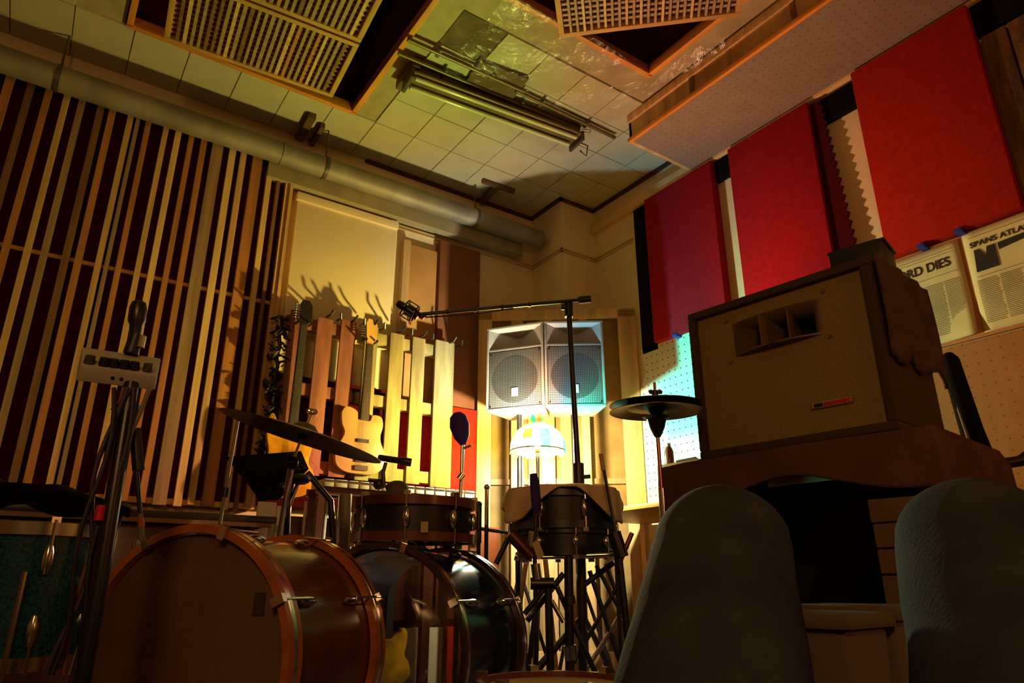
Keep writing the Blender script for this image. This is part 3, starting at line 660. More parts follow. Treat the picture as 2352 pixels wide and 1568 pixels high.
# cut the front recess for the horn: cabinet starts behind the flare
pa('left of the two silver speakers on poles, turned slightly left', c1_, c2_, zb, hpa, .30)
pa('right of the two silver speakers on poles, lit pink and blue', c2_ + Vector((.006, -.004, 0)), c3_, zb, hpa, .30)
def pastand(x, y, label):
    t = thing('speaker_stand', label, 'stand', (x, y, 0), None, 'stands under the silver speakers')
    MB().tube([(x, y, .12), (x, y, zb + .02)], .017, 14).build('pole', BLACKM, t); MB().tube([(x, y, .75), (x, y, .82)], .026, 14).build('collar', BLACKM, t)
    MB().tube([(x, y, 1.1), (x, y, zb - .001)], .013, 12).build('inner_pole', CHROME, t)
    for k in range(3):
        a = k * 2.094 + 1.2; MB().tube([(x, y, .6), (x + .2 * math.cos(a), y + .2 * math.sin(a), .01)], .011).build('leg', BLACKM, t)
mid = (c1_ + c2_) / 2; back = Vector((math.cos(YAW), math.sin(YAW), 0))
s1 = at(1193, 1000, 4.5); pastand(s1.x, s1.y, 'black pole stand under the left silver speaker')
s2 = at(1310, 1000, 4.5); pastand(s2.x + .03, s2.y, 'black pole stand under the right silver speaker')

# ------------------------------------------------------------------ big speaker cabinet and cloth-covered rack at right
cbang = math.atan2(1.0 - 1.68, 2.07 - 1.99)
cb_ = thing('speaker_cabinet', 'large brown speaker cabinet with olive grille cloth and a three part horn', 'speaker', (1.99, 1.68, .94), (0, 0, cbang))
w, h, dp = .685, .565, .40   # local: x along the front towards the right, y inwards (depth)
T = .028
for a, b in (((0, 0, 0), (w, dp, T)), ((0, 0, h - T), (w, dp, h)), ((0, 0, T), (T, dp, h - T)), ((w - T, 0, T), (w, dp, h - T)), ((T, dp - T, T), (w - T, dp, h - T))):
    box(a, b).build('cabinet_board', TOLEX, cb_, bevel=.005)
# baffle with grille cloth, horn opening left free
hx0, hx1, hz0, hz1 = .175, .50, .36, .48
for a, b in (((T, .025, T), (w - T, .035, hz0)), ((T, .025, hz1), (w - T, .035, h - T)), ((T, .025, hz0), (hx0, .035, hz1)), ((hx1, .025, hz0), (w - T, .035, hz1))):
    box(a, b).build('grille_cloth', GRILLE, cb_)
hn = MB(); n = 12
def hy(u): return .0 + .03 * (1 - 4 * (u - .5) ** 2)  # the mouth bulges forward
vs = []
for k in range(n + 1):
    u = k / n; x = hx0 + (hx1 - hx0) * u; f = .024 - .022 * (1 - (2 * u - 1) ** 2); xi = hx0 + .1 + (hx1 - hx0 - .2) * u
    vs += [(x, f, hz0), (x, f, hz1), (xi, .17, hz0 + .04), (xi, .17, hz1 - .04)]
fs = []
for k in range(n):
    a = 4 * k; fs += [(a, a + 4, a + 6, a + 2), (a + 1, a + 3, a + 7, a + 5)]
fs += [(0, 2, 3, 1), (4 * n, 4 * n + 1, 4 * n + 3, 4 * n + 2)]
hn.add(vs, fs).build('horn', HORNM, cb_, solid=.004)
for u in (.36, .68):
    x = hx0 + (hx1 - hx0) * u; f = .024 - .022 * (1 - (2 * u - 1) ** 2); xi = hx0 + .1 + (hx1 - hx0 - .2) * u
    MB().hexa([(x - .004, f, hz0), (x + .004, f, hz0), (xi + .002, .165, hz0 + .04), (xi - .002, .165, hz0 + .04), (x - .004, f, hz1), (x + .004, f, hz1), (xi + .002, .165, hz1 - .04), (xi - .002, .165, hz1 - .04)]).build('horn_vane', HORNM, cb_)
box((hx0 + .08, .165, hz0 + .03), (hx1 - .08, .175, hz1 - .03)).build('horn_throat', BLACKP, cb_)
lip = MB()
for k in range(n):
    u, u2 = k / n, (k + 1) / n; x, x2 = hx0 + (hx1 - hx0) * u, hx0 + (hx1 - hx0) * u2
    f, f2 = .024 - .04 * (1 - (2 * u - 1) ** 2), .024 - .04 * (1 - (2 * u2 - 1) ** 2)
    lip.hexa([(x, f, hz0 - .006), (x2, f2, hz0 - .006), (x2, .03, hz0 - .006), (x, .03, hz0 - .006), (x, f, hz0), (x2, f2, hz0), (x2, .03, hz0), (x, .03, hz0)])
lip.build('horn_lip', HORNM, cb_)
for x, z in ((hx0 - .022, hz0 - .02), (hx1 + .022, hz0 - .02), (hx0 - .022, hz1 + .02), (hx1 + .022, hz1 + .02)):
    MB().tube([(x, .026, z), (x, .019, z)], .007, 10).build('mounting_bolt', mat('brass', (190, 150, 70), .3, 1), cb_)
bd = MB().cbox((.495, .02, .118), (.135, .01, .020)).build('badge_frame', CHROME, cb_, bevel=.004)
MB().cbox((.512, .0145, .118), (.085, .003, .011)).build('badge_red', mat('badge_red_enamel', (190, 30, 20), .4), bd); MB().cbox((.452, .0145, .118), (.03, .003, .011)).build('badge_black', BLACKP, bd)
# cloth over the back of the cabinet
tag(MB().grid(lambda u, v: Vector((1.99, 1.68, .94)) + Matrix.Rotation(cbang, 3, 'Z') @ Vector((w + .012 + .006 * math.sin(19 * u + 3 * v), .03 + .44 * u, h + .01 - v * (.34 + .02 * math.sin(14 * u)) + .012 * math.sin(23 * u) * v)), 16, 12).build('draped_cloth', mat('brown_blanket', (84, 58, 36), .95, var=.3, scale=(5, 5, 20), bump=.5, bscale=120), solid=.012), 'brown ragged blanket hanging over the right side of the large cabinet', 'cloth')
bxm = at(1985, 575, 2.42)
tb_ = thing('black_box', 'small black box on top of the large speaker cabinet', 'box', (2.22, 1.09, 1.506), (0, 0, cbang + .12))
MB().box((-.085, -.08, 0), (.085, .09, .09)).build('case', BLACKP, tb_, bevel=.012); MB().box((-.095, -.05, .09), (.09, .1, .1)).build('lid', BLACKP, tb_, bevel=.003)

# rack below, draped with cloth
rk = thing('rack_table', 'dark open rack under the large speaker cabinet', 'rack', (2.24, 1.36, 0), (0, 0, cbang))
for sx in (-1, 1):
    for sy in (-1, 1): MB().box((sx * .38 - .025, .0 + sy * .24 - .025, 0), (sx * .38 + .025, .0 + sy * .24 + .025, .885)).build('leg', BLACKP, rk)
box((-.42, -.28, .885), (.42, .28, .915)).build('table_top', PIANO, rk, bevel=.004); box((-.40, .24, .05), (.40, .26, .88)).build('back_panel', BLACKP, rk)
box((-.4, -.26, .25), (.4, .24, .27)).build('shelf', BLACKP, rk); box((-.405, -.22, .05), (-.39, .24, .88)).build('side_panel', BLACKP, rk)
Mr = Matrix.Rotation(cbang, 3, 'Z')
def drape(u, v):
    x = min(.455, -.47 + 1.06 * u); sd_ = max(0, (-.47 + 1.06 * u) - .455) * 3.2
    if v < .4: y, z = .30 - .59 * (v / .4), .922 - sd_; x += .012 * (sd_ > 0) + .03 * sd_
    else:
        k = (v - .4) / .6; y = -.30 - .018 * math.sin(13 * u) * k - .02 * k; L_ = .13 + .035 * math.sin(9 * u + .6) + .25 * max(0, .12 - u) / .12 + .22 * max(0, u - .84) / .16; z = .922 - k * L_ - sd_ * (1 - .3 * k)
    return Vector((2.24, 1.36, 0)) + Mr @ Vector((x, y, z))
tag(MB().grid(drape, 44, 24).build('draped_cloth', CLOTHB, solid=.006), 'dusty rose cloth draped over the rack under the large cabinet', 'cloth')
# things in the rack
def on_rack(x, y): return Vector((2.24, 1.36, 0)) + Mr @ Vector((x, y, 0))
c = on_rack(-.25, -.05); tag(MB().lathe([(.0, 0), (.07, 0), (.075, .01), (.075, .24), (.06, .26), (0, .262)], (c.x, c.y, .272), n=28).build('red_tin', mat('red_tin_paint', (170, 40, 14), .5)), 'round red tin on the rack shelf under the cloth', 'tin')
c = on_rack(.05, -.0); m = MB().ball((c.x, c.y, .44), .17, 18, (1.1, .75, 1.0)); tag(m.build('black_bag', BLACKC), 'black soft bag slumped on the rack shelf', 'bag')
def bin_(label, x, y, w_, hgt, m):
    t = thing('plastic_bin', label, 'bin', (x, y, 0), (0, 0, cbang), 'grey bins between the knees')
    a = w_ / 2
    MB().hexa([(-a * .8, -a * .7, 0), (a * .8, -a * .7, 0), (a * .8, a * .7, 0), (-a * .8, a * .7, 0), (-a, -a * .9, hgt), (a, -a * .9, hgt), (a, a * .9, hgt), (-a, a * .9, hgt)]).build('tub', m, t, bevel=.012)
    MB().box((-a - .014, -a * .9 - .014, hgt), (a + .014, a * .9 + .014, hgt + .028)).build('lid', m, t, bevel=.008)
GB = mat('dim_grey_bin_plastic', (92, 80, 68), .5)
q = at(1872, 1450, 1.56); bin_('left grey plastic bin seen between the knees', q.x, q.y, .2, .43, GB)
q = at(1985, 1450, 1.74); bin_('right grey plastic bin seen between the knees', q.x, q.y, .2, .44, GB)
# stack of cream boxes at the right end of the rack
zz = 0; q = at(2112, 1300, 2.04)
for k, hh in enumerate((.17, .12, .15, .09, .06, .06, .06)):
    zz0 = zz; j = rnd.uniform(-.008, .008)
    tag(MB().cbox((q.x + j, q.y + j, zz0 + hh / 2), (.2, .11, hh - .004), cbang + R(90) + j * 2).build('cream_box', mat('cream_card', (108, 82, 56), .8), bevel=.004),  # cream colour darkened for the dim light in this spot
        ['bottom box', 'second box from the floor', 'third box from the floor', 'fourth box from the floor', 'fifth box from the floor', 'sixth box from the floor', 'topmost box'][k] + ' in the narrow stack of cream boxes beside the right knee', 'box', 'stack of cream boxes')
    zz += hh
# dark instrument case leaning behind the cabinet
gc = thing('instrument_case', 'black long instrument case leaning on the wall right of the large cabinet', 'case', at(2230, 1060, 2.75))
a, b = at(2178, 815, 3.3), at(2262, 1085, 3.1)
b2 = b + (b - a) * .9
MB().tube([a + (b2 - a) * s_ for s_ in (0, .03, .35, .5, .62, .8, .97, 1)], [.02, .035, .04, .05, .09, .11, .09, .03], 16).build('shell', BLACKC, gc)
MB().tube([a + Vector((-.05, 0, -.1)), b + Vector((-.05, 0, .02))], .006, 8).build('piping', mat('grey_piping', (120, 104, 90), .6), gc)
MB().tube([b + Vector((-.02, -.05, .02)), b + Vector((.03, -.11, .03)), b + Vector((.05, -.15, .06))], .02, 10).build('handle', BLACKP, gc)
# small table with small amp and bottle by the pegboard
st = thing('wall_table', 'narrow pale table against the pegboard', 'table', (3.2, 2.85, 0))
box((2.72, 2.35, .90), (3.43, 3.42, .925)).build('table_top', mat('yellow_oak', (206, 168, 74), .4), st, bevel=.004)
for x, y in ((2.76, 2.39), (3.39, 2.39), (2.76, 3.38), (3.39, 3.38)): MB().box((x - .02, y - .02, 0), (x + .02, y + .02, .9)).build('leg', PINE, st)
q = at(1512, 1120, 3.85); q2 = at(1600, 1120, 3.70)
am = thing('small_amplifier', 'small black amplifier on the table beside the large cabinet', 'amplifier', (q.x, q.y, .927), (0, 0, math.atan2(q2.y - q.y, q2.x - q.x)))
aw = .28; ah = at(1512, 1068, 3.85).z - .927
box((0, 0, 0), (aw, .16, ah)).build('case', TOLEX, am, bevel=.008); box((.015, -.004, .015), (aw - .015, .004, ah * .68)).build('grille', BLACKC, am); box((.015, -.004, ah * .72), (aw - .015, .004, ah - .015)).build('control_panel', DARKST, am)
MB().tube([(.06, .08, ah), (.08, .08, ah + .02), (aw - .08, .08, ah + .02), (aw - .06, .08, ah)], .008, 8).build('handle', BLACKP, am)
q = at(1538, 1060, 3.92); bz = .927 + ah
bt = thing('bottle', 'reddish brown bottle standing on the small amplifier', 'bottle', (q.x, q.y, bz + .0))
MB().lathe([(0, 0), (.025, 0), (.026, .01), (.026, .085), (.018, .105), (.012, .112), (.012, .125), (0, .125)], (q.x, q.y, bz), n=22).build('glass', mat('amber_bottle', (142, 78, 54), .2), bt); MB().lathe([(.0135, .112), (.0135, .13), (0, .13)], (q.x, q.y, bz), n=16).build('cap', WHITE, bt)

# ------------------------------------------------------------------ drums
def drum(name, label, cat, loc, rot, Rr, H, shell, hoop, head, lugs=8, hoopw=.035, hth=.012, group=None, bottom=None, lughang=.5, single=False, inlay=None, phase=0.2):
    t = thing(name, label, cat, loc, rot, group)
    MB().lathe([(Rr, 0.004), (Rr, H - .004), (Rr - .007, H - .004), (Rr - .007, 0.004)], n=72, closed=True).build('shell', shell, t)
    for z, nm, hm in ((0, 'bottom_head', bottom or head), (H, 'top_head', head)):
        dz = -.002 if z == 0 else .002
        MB().lathe([(Rr + .001, z), (Rr - .003, z + dz), (Rr * .5, z + dz), (0, z + dz)], n=72).build('drumhead', hm, t)
    for z0, z1 in ((-hoopw * .45, hoopw * .55), (H - hoopw * .55, H + hoopw * .45)):
        ri = Rr + .004; o = MB().lathe([(ri, z0), (ri + hth, z0), (ri + hth, z1), (ri, z1)], n=72, closed=True).build('hoop', hoop, t)
        if inlay: MB().lathe([(ri + hth - .001, (z0 + z1) / 2 - .006), (ri + hth + .0015, (z0 + z1) / 2 - .006), (ri + hth + .0015, (z0 + z1) / 2 + .006), (ri + hth - .001, (z0 + z1) / 2 + .006)], n=72, closed=True).build('inlay', inlay, o)
    for k in range(lugs):
        a = 2 * math.pi * k / lugs + phase; c, s_ = math.cos(a), math.sin(a)
        for z in ((H * .5,) if single else (H * .24, H * .76)):
            hh = H * .26 if single else min(.035, H * .14)
            lg = MB().lathe([(0, -hh), (.007, -hh * .95), (.0115, -hh * .5), (.0125, 0), (.0115, hh * .5), (.007, hh * .95), (0, hh)], ((Rr + .007) * c, (Rr + .007) * s_, z), n=12).build('lug', CHROME, t)
        for z0, z1 in ((-hoopw * .5 - .004, H * .24), (H * .76, H + hoopw * .5 + .004)):
            r_ = Rr + .012 + hth * .6
            MB().tube([(r_ * c, r_ * s_, z0), (r_ * c, r_ * s_, z1)], .0035, 8).build('tension_rod', CHROME, t)
            ze = z0 if z0 < 0 else z1
            MB().cbox(((Rr + .004 + hth * .6) * c, (Rr + .004 + hth * .6) * s_, ze), (hth * 1.7, .02, .014), a).build('claw', CHROME, t)
    return t
HP = math.pi / 2
b1 = drum('bass_drum', 'large mahogany bass drum with an amber wooden hoop and tan head in front', 'drum', (.377 + .0, 1.93, .335), (0, HP, .645), .292, .40, MAHOG, HOOPW, HEADT, 8, .05, .02, 'bass drums side by side', inlay=CHROME, phase=.32)
tp = MB().cbox((.0, .0, 0), (.05, .03, .003)).build('patch', mat('grey_tape', (60, 50, 40), .8), b1); tp.location = (-.13, -.205, -.004)
SPK = mat('midnight_sparkle_shell', (22, 44, 84), .16, .5, var=.8, scale=(220, 220, 220), coat=.8)  # dark blue shell, its blue raised to imitate the lamp's cyan sheen
b2_ = drum('bass_drum', 'black and blue bass drum with clear heads behind the mahogany one', 'drum', (.935, 2.06, .325), (0, HP, .53), .29, .385, SPK, mat('black_hoop_lacquer', (62, 42, 30), .3, coat=.5), CLEARH, 8, .04, .016, bottom=CLEARH, group= 'bass drums side by side', inlay=CHROME, phase=.32)
for t_, n_ in ((b1, 2), (b2_, 2)):
    for s_ in (-1, 1):
        z = .3; MB().tube([(.12, s_ * .27, z), (.31, s_ * .36, z + .03)], .006, 8).build('spur', CHROME, t_)
# teal sparkle floor tom at left with a black cloth on it
TEAL = mat('teal_sparkle_shell', (6, 72, 90), .22, .2, var=1.0, scale=(160, 160, 160), coat=.8)
q = at(62, 1300, 2.2)
ft = drum('floor_tom', 'teal sparkle floor tom at the left edge of the photo', 'drum', (q.x, q.y, .335), (0, 0, 0), .165, .30, TEAL, CHROME, HEADW, 8, .03, .008, single=False)
for k in range(3):
    a = k * 2.094 + .5; MB().tube([(.18 * math.cos(a), .18 * math.sin(a), .2), (.18 * math.cos(a), .18 * math.sin(a), -.3), (.21 * math.cos(a), .21 * math.sin(a), -.33)], .007, 8).build('leg', CHROME, ft)
tag(MB().grid(lambda u, v: Vector((q.x + (u - .5) * .46 - .04, q.y + (v - .5) * .36, .675 + .04 * math.sin(u * 7) * math.sin(v * 6) + .05 * (1 - (2 * u - 1) ** 2) - .0 * (2 * v - 1) ** 4)), 22, 16).build('black_cloth', BLACKC, solid=.02), 'black cloth heaped on the teal floor tom', 'cloth')
# rack tom over the second bass drum
q = at(950, 1200, 2.40)
rt = drum('rack_tom', 'black tom drum with a red-brown hoop above the second bass drum', 'drum', (q.x, q.y, .652), (R(1), R(0), 0), .19, .112, BLACKP, mat('red_brown_hoop', (110, 52, 34), .3, coat=.4), HEADW, 8, .028, .011, lughang=1, single=True)
# towel-covered tom
q = at(1292, 1170, 2.72); TQ = Vector((q.x, q.y, .712))
drum('covered_tom', 'black tom drum under a beige towel on the stands', 'drum', TQ, (0, 0, 0), .195, .115, BLACKP, BLACKM, HEADW, 8, .026, .01, single=True, phase=.5)
va = math.atan2(-q.y, -q.x)
def towel(u, v):
    a = 2 * math.pi * u; d = (a - va + math.pi) % (2 * math.pi) - math.pi   # angle from the camera side
    deg = math.degrees(d)
    hem = .06 + .02 * math.sin(3 * a)
    if -100 < deg < 100:
        hem = max(.006, .13 - .13 * math.exp(-((deg - 5) / 34) ** 2)) if abs(deg - 5) < 66 else .06 + .07 * max(0, 1 - abs(abs(deg - 5) - 62) / 30)
    r = .215 + .006 * math.sin(9 * a)
    if v < .5: rr = r * (v / .5); z = .136 + .004 * math.sin(8 * rr * 10 + a)
    else: k = (v - .5) / .5; rr = r + .012 * k + .006 * math.sin(11 * a) * k; z = .136 - hem * k
    return TQ + Vector((rr * math.cos(a), rr * math.sin(a), z))
tag(MB().grid(towel, 90, 24).build('towel', TOWEL, solid=.006), 'beige towel draped over the black tom in the middle', 'towel')
q = at(1300, 1240, 2.7)
drum('snare_drum', 'dark shallow drum on the stands just below the towel covered tom', 'drum', (q.x, q.y, .618), (0, 0, 0), .165, .078, BLACKP, BLACKM, HEADW, 8, .022, .008, single=True, phase=.3)
# foreground drum at bottom centre
q = at(1280, 1540, 1.62)
drum('front_tom', 'brown hooped drum with a tan head at the bottom centre', 'drum', (q.x, q.y, 0.02), (0, 0, 0), .155, .285, MAHOG, mat('red_brown_hoop', (110, 52, 34), .3), HEADW, 6, .03, .012)

# ------------------------------------------------------------------ cymbals
def seen_disc(p1, p2, dist, ratio, below=True):
    a, b = at(*p1, dist), at(*p2, dist); m = (b - a); c = (a + b) / 2; rad = m.length / 2; m.normalize()
    v = (c - CAM).normalized(); up = m.cross(v).normalized()
    if up.z < 0: up = -up
    t = math.asin(ratio); n = (up * math.cos(t) + v * math.sin(t) * (1 if below else -1)).normalized(); return c, rad, n
def cymbal(parent, c, n, rad, m=BRONZE, flip=1, name='cymbal'):
    pr = [(.012, .02), (rad * .1, .018), (rad * .17, .004), (rad * .2, 0), (rad * .6, -.008), (rad, -.02), (rad, -.0215), (rad * .6, -.0095), (rad * .2, -.0015), (rad * .165, .0025), (rad * .095, .0165), (.012, .0185)]
    return MB().lathe([(r_, z * flip) for r_, z in pr], c, n, 64, closed=True).build(name, m, parent)
def tube_px(m, pts, r, dist):
    ps = [at(x, y, d) for (x, y), d in zip(pts, dist if isinstance(dist, (list, tuple)) else [dist] * len(pts))]; m.tube(ps, r, 10); return ps
c, rad, n = seen_disc((512, 925), (880, 1047), 2.0, .10)
cs = thing('ride_cymbal', 'large dark ride cymbal tilted over the drums on the left', 'cymbal', c)
cymbal(cs, c, n, rad)
MB().tube([c + n * .01, c + n * .05], .004, 8).ball(c + n * .055, .011, 8, (1.6, .6, 1)).build('wing_nut', CHROME, cs)
cst = thing('cymbal_stand', 'chrome stand carrying the large tilted ride cymbal', 'stand', (c.x, c.y, 0))
f0 = at(640, 1225, 2.66); f0.z = 0
MB().tube([c - n * .005, c - n * .09], .004, 8).build('tilter_rod', CHROME, cst); MB().ball(c - n * .095, .019, 10).build('tilter', BLACKM, cst); MB().tube([c - n * .025, c - n * .012], .013, 10).build('felt_washer', BLACKC, cst)
MB().tube([c - n * .095, f0 + Vector((0, 0, .62))], .009).build('upper_tube', CHROME, cst); MB().tube([f0 + Vector((0, 0, .64)), f0 + Vector((0, 0, .1))], .013).build('lower_tube', CHROME, cst)
MB().tube([f0 + Vector((0, 0, .6)), f0 + Vector((0, 0, .66))], .02, 12).build('clamp', CHROME, cst)
for k in range(3):
    a = k * 2.094 + 1.6; MB().tube([f0 + Vector((0, 0, .35)), f0 + Vector((.2 * math.cos(a), .2 * math.sin(a), .01))], .008).build('leg', CHROME, cst)
# hi-hat at right
c, rad, n = seen_disc((1400, 948), (1617, 940), 2.45, .20)
hh = thing('hi_hat', 'pair of dark hi-hat cymbals on a chrome rod in front of the pegboard', 'cymbal', c - Vector((0, 0, c.z)))
cymbal(hh, c, n, rad, flip=-1); cymbal(hh, c + n * .018, n, rad)
MB().lathe([(.006, -.085), (.012, -.08), (.026, -.05), (.034, -.02), (.05, -.012), (.02, -.002), (.006, 0)], c + Vector((0, 0, -.01)), n, 24).build('cup_holder', BLACKM, hh)
MB().lathe([(.02, .03), (.03, .034), (.022, .045), (.012, .05), (.01, .075)], c, n, 20).build('clutch', BLACKM, hh)
MB().ball(c + n * .07 + RT * .016, .009, 8, (1.6, 1, 1)).ball(c + n * .07 - RT * .014, .009, 8, (1.6, 1, 1)).tube([c + n * .05, c + n * .105], .005, 8).build('wing_nut', mat('copper', (200, 120, 84), .3, 1), hh)
base = Vector((c.x, c.y, 0))
MB().tube([c - n * .08, base + Vector((0, 0, .5))], .007, 10).build('rod', mat('copper_rod', (170, 110, 84), .25, 1), hh); MB().tube([base + Vector((0, 0, .82)), base + Vector((0, 0, .08))], .012, 12).build('lower_tube', CHROME, hh)
for k in range(3):
    a = k * 2.094; MB().tube([base + Vector((0, 0, .35)), base + Vector((.26 * math.cos(a), .26 * math.sin(a), .01))], .008).build('leg', CHROME, hh)

# ------------------------------------------------------------------ stands and microphones
def tripod(t, b, h, spread, r, m, a0=0, hub=.0):
    for k in range(3):
        a = a0 + k * 2.094; e = Vector((math.cos(a), math.sin(a), 0))
        MB().tube([b + Vector((0, 0, h)), b + e * spread + Vector((0, 0, .012))], r, 8).build('leg', m, t)
        MB().tube([b + Vector((0, 0, h * .35)), b + e * spread * .5 + Vector((0, 0, h * .5 + .005))], r * .6, 8).build('brace', m, t)
        MB().ball(b + e * spread + Vector((0, 0, .014)), .014, 8).build('rubber_foot', BLACKP, t)
# tall boom stand
bd_ = 3.0; p0, p1 = at(1306, 705, bd_), at(1330, 1118, bd_)
bb = Vector((p1.x, p1.y, 0))
bs = thing('boom_stand', 'tall black microphone boom stand reaching across to the left in front of the speakers', 'stand', bb)
MB().tube([p0, p1], .0125, 12).build('upper_pole', BLACKM, bs); MB().tube([p1 + Vector((0, 0, .05)), bb + Vector((0, 0, .05))], .017, 12).build('lower_pole', BLACKM, bs)
MB().tube([p1 + Vector((0, 0, .10)), p1], .024, 12).build('height_clutch', BLACKM, bs); MB().tube([p1 + Vector((0, 0, .04)), p1 + RT * .05 + Vector((0, 0, .045))], .009, 8).build('knob', BLACKM, bs)
q0, q1 = at(1352, 687, bd_), at(962, 722, 2.95)
MB().tube([q0, q0.lerp(q1, .12)], .0085, 10).tube([q0.lerp(q1, .1), q1], .0085, 10).build('boom', BLACKM, bs)
MB().tube([q0 + (q0 - q1).normalized() * .008, q0 - (q0 - q1).normalized() * .05], .018, 14).build('counterweight', BLACKM, bs)
MB().tube([p0 + Vector((0, 0, -.05)), p0 + Vector((0, 0, .03))], .02, 12).tube([p0 - RT * .035, p0 + RT * .01], .014, 12).build('boom_clutch', BLACKM, bs)
cbm = MB()
for k in range(4):
    a = .35 + k * .16
    MB().tube([q0.lerp(q1, a), q0.lerp(q1, a + .012)], .012, 10).build('cable_clip', BLACKP, bs)
MB().tube([q0.lerp(q1, .45) - UP * .012, q0.lerp(q1, .7) - UP * .022, q1 - UP * .014], .0035, 8).build('cable', BLACKP, bs)
tripod(bs, bb, .4, .38, .009, BLACKM, .4)
mm = thing('microphone', 'black studio microphone in a shock mount at the left tip of the boom', 'microphone', at(935, 730, 2.95))
m0, m1 = at(912, 695, 2.95), at(966, 730, 2.95); dd = (m1 - m0).normalized()
MB().lathe([(0, 0), (.014, .002), (.018, .012), (.018, .05), (.024, .055), (.026, .09), (.02, .115), (.008, .12), (0, .12)], m0, dd, 20).build('body', BLACKM, mm)
for s_ in (.35, .75):
    c = m0.lerp(m1, s_); MB().lathe([(.038, -.003), (.043, -.003), (.043, .003), (.038, .003)], c, dd, 20, closed=True).build('shock_ring', BLACKM, mm)
for k in range(6):
    a = k * math.pi / 3; u_ = dd.orthogonal().normalized(); w_ = dd.cross(u_); e = u_ * math.cos(a) + w_ * math.sin(a)
    MB().tube([m0.lerp(m1, .35) + e * .04, m0.lerp(m1, .75) + e * .04], .003, 6).build('shock_bar', BLACKM, mm)
MB().tube([m1, at(975, 722, 2.95)], .012, 8).build('swivel', BLACKM, mm)

# left foreground stand with little mixer
D_ = 1.62
pa_, pb_ = at(318, 800, D_), at(205, 1500, D_)
lsb = Vector((pb_.x, pb_.y, 0))
ls = thing('microphone_stand', 'black leaning microphone stand wrapped in cables at the left front', 'stand', lsb)
MB().tube([at(302, 880, D_), at(235, 1300, D_ - .05), lsb + Vector((0, 0, .03))], .015, 12).build('pole', BLACKM, ls)
MB().tube([at(296, 930, D_), at(290, 965, D_)], .024, 12).build('clutch', BLACKM, ls); MB().tube([at(262, 945, D_), at(300, 905, D_)], .009, 8).build('knob', CHROME, ls)
MB().tube([at(310, 985, D_), at(318, 1080, D_)], .012, 10).build('clamp_arm', BLACKM, ls)
tripod(ls, lsb, .25, .28, .008, BLACKM, .9)
CB = [BLACKP, mat('violet_cable', (46, 30, 66), .5), mat('copper_strap', (120, 72, 52), .5), BLACKP, mat('grey_cable', (120, 104, 90), .5)]
for k, (xo, wob) in enumerate(((-38, 14), (-24, 20), (-8, 10), (12, 12), (28, 16))):
    pts = []
    for j in range(13):
        t = j / 12; x = 300 - 150 * t + xo * (1.0 - .3 * math.sin(t * 3)) + wob * math.sin(t * 9 + k * 2); y = 890 + 660 * t
        pts.append(at(x, y, D_ - .035 + .01 * (k % 3)))
    tag(MB().tube(pts, [.0045, .005, .004, .006, .0045][k], 8).build('cable', CB[k]), ['thin black cable at the far left of the bundle on the leaning stand', 'violet cable winding down the leaning microphone stand', 'copper brown strap lying along the leaning microphone stand', 'thick black cable in the middle of the bundle on the leaning stand', 'grey cable at the right of the bundle on the leaning stand'][k], 'cable', 'cables on the left stand')
tag(MB().tube([at(233, 1160, D_ - .05), at(226, 1195, D_ - .05)], .009, 10).build('red_tape', mat('red_tape', (200, 20, 40), .5)), 'piece of red tape on the cable bundle', 'tape')
# small mixer box: face sloping away, knobs on top
mxa, mxb = at(178, 850, D_), at(362, 855, D_); mw = (mxb - mxa).length; ma = math.atan2(mxb.y - mxa.y, mxb.x - mxa.x)
mx_ = thing('mixer_box', 'small grey mixer box with round knobs clamped to the leaning stand', 'mixer', (mxa.x, mxa.y, mxa.z - .022), (R(14), 0, ma))
MB().hexa([(0, 0, 0), (mw, 0, 0), (mw * 1.03, .10, 0), (-.03 * mw, .10, 0), (.004, .0, .032), (mw - .004, .0, .032), (mw * 1.03, .11, .052), (-.03 * mw, .11, .052)]).build('case', GREYP, mx_, bevel=.004)
mx_.rotation_euler = (R(26), 0, ma)
for k, x in enumerate((.12, .30, .42, .55, .68, .86)):
    MB().lathe([(.011, 0), (.009, .016), (0, .017)], (mw * x, .02 if k in (0, 5) else .018, .036), n=14).build('knob', BLACKP if k not in (0, 5) else DARKST, mx_)
for x in (.44, .55): MB().tube([(mw * x, .002, .015), (mw * x, -.001, .015)], .004, 8).build('jack_socket', BLACKP, mx_)
mc = thing('microphone', 'black microphone standing upright above the small mixer box', 'microphone', at(312, 800, D_ + .06))
a, b = at(320, 690, D_ + .06), at(308, 785, D_ + .06)
MB().tube([a, a.lerp(b, .06), a.lerp(b, .2), a.lerp(b, .5), a.lerp(b, .6), b], [.006, .015, .0185, .0185, .014, .011], 16).build('body', BLACKM, mc)
MB().tube([at(314, 770, D_ + .06), at(300, 812, D_ + .06)], .016, 12).build('clip', BLACKP, mc); MB().tube([at(328, 772, D_ + .05), at(322, 798, D_ + .05)], .008, 8).build('screw', CHROME, mc)
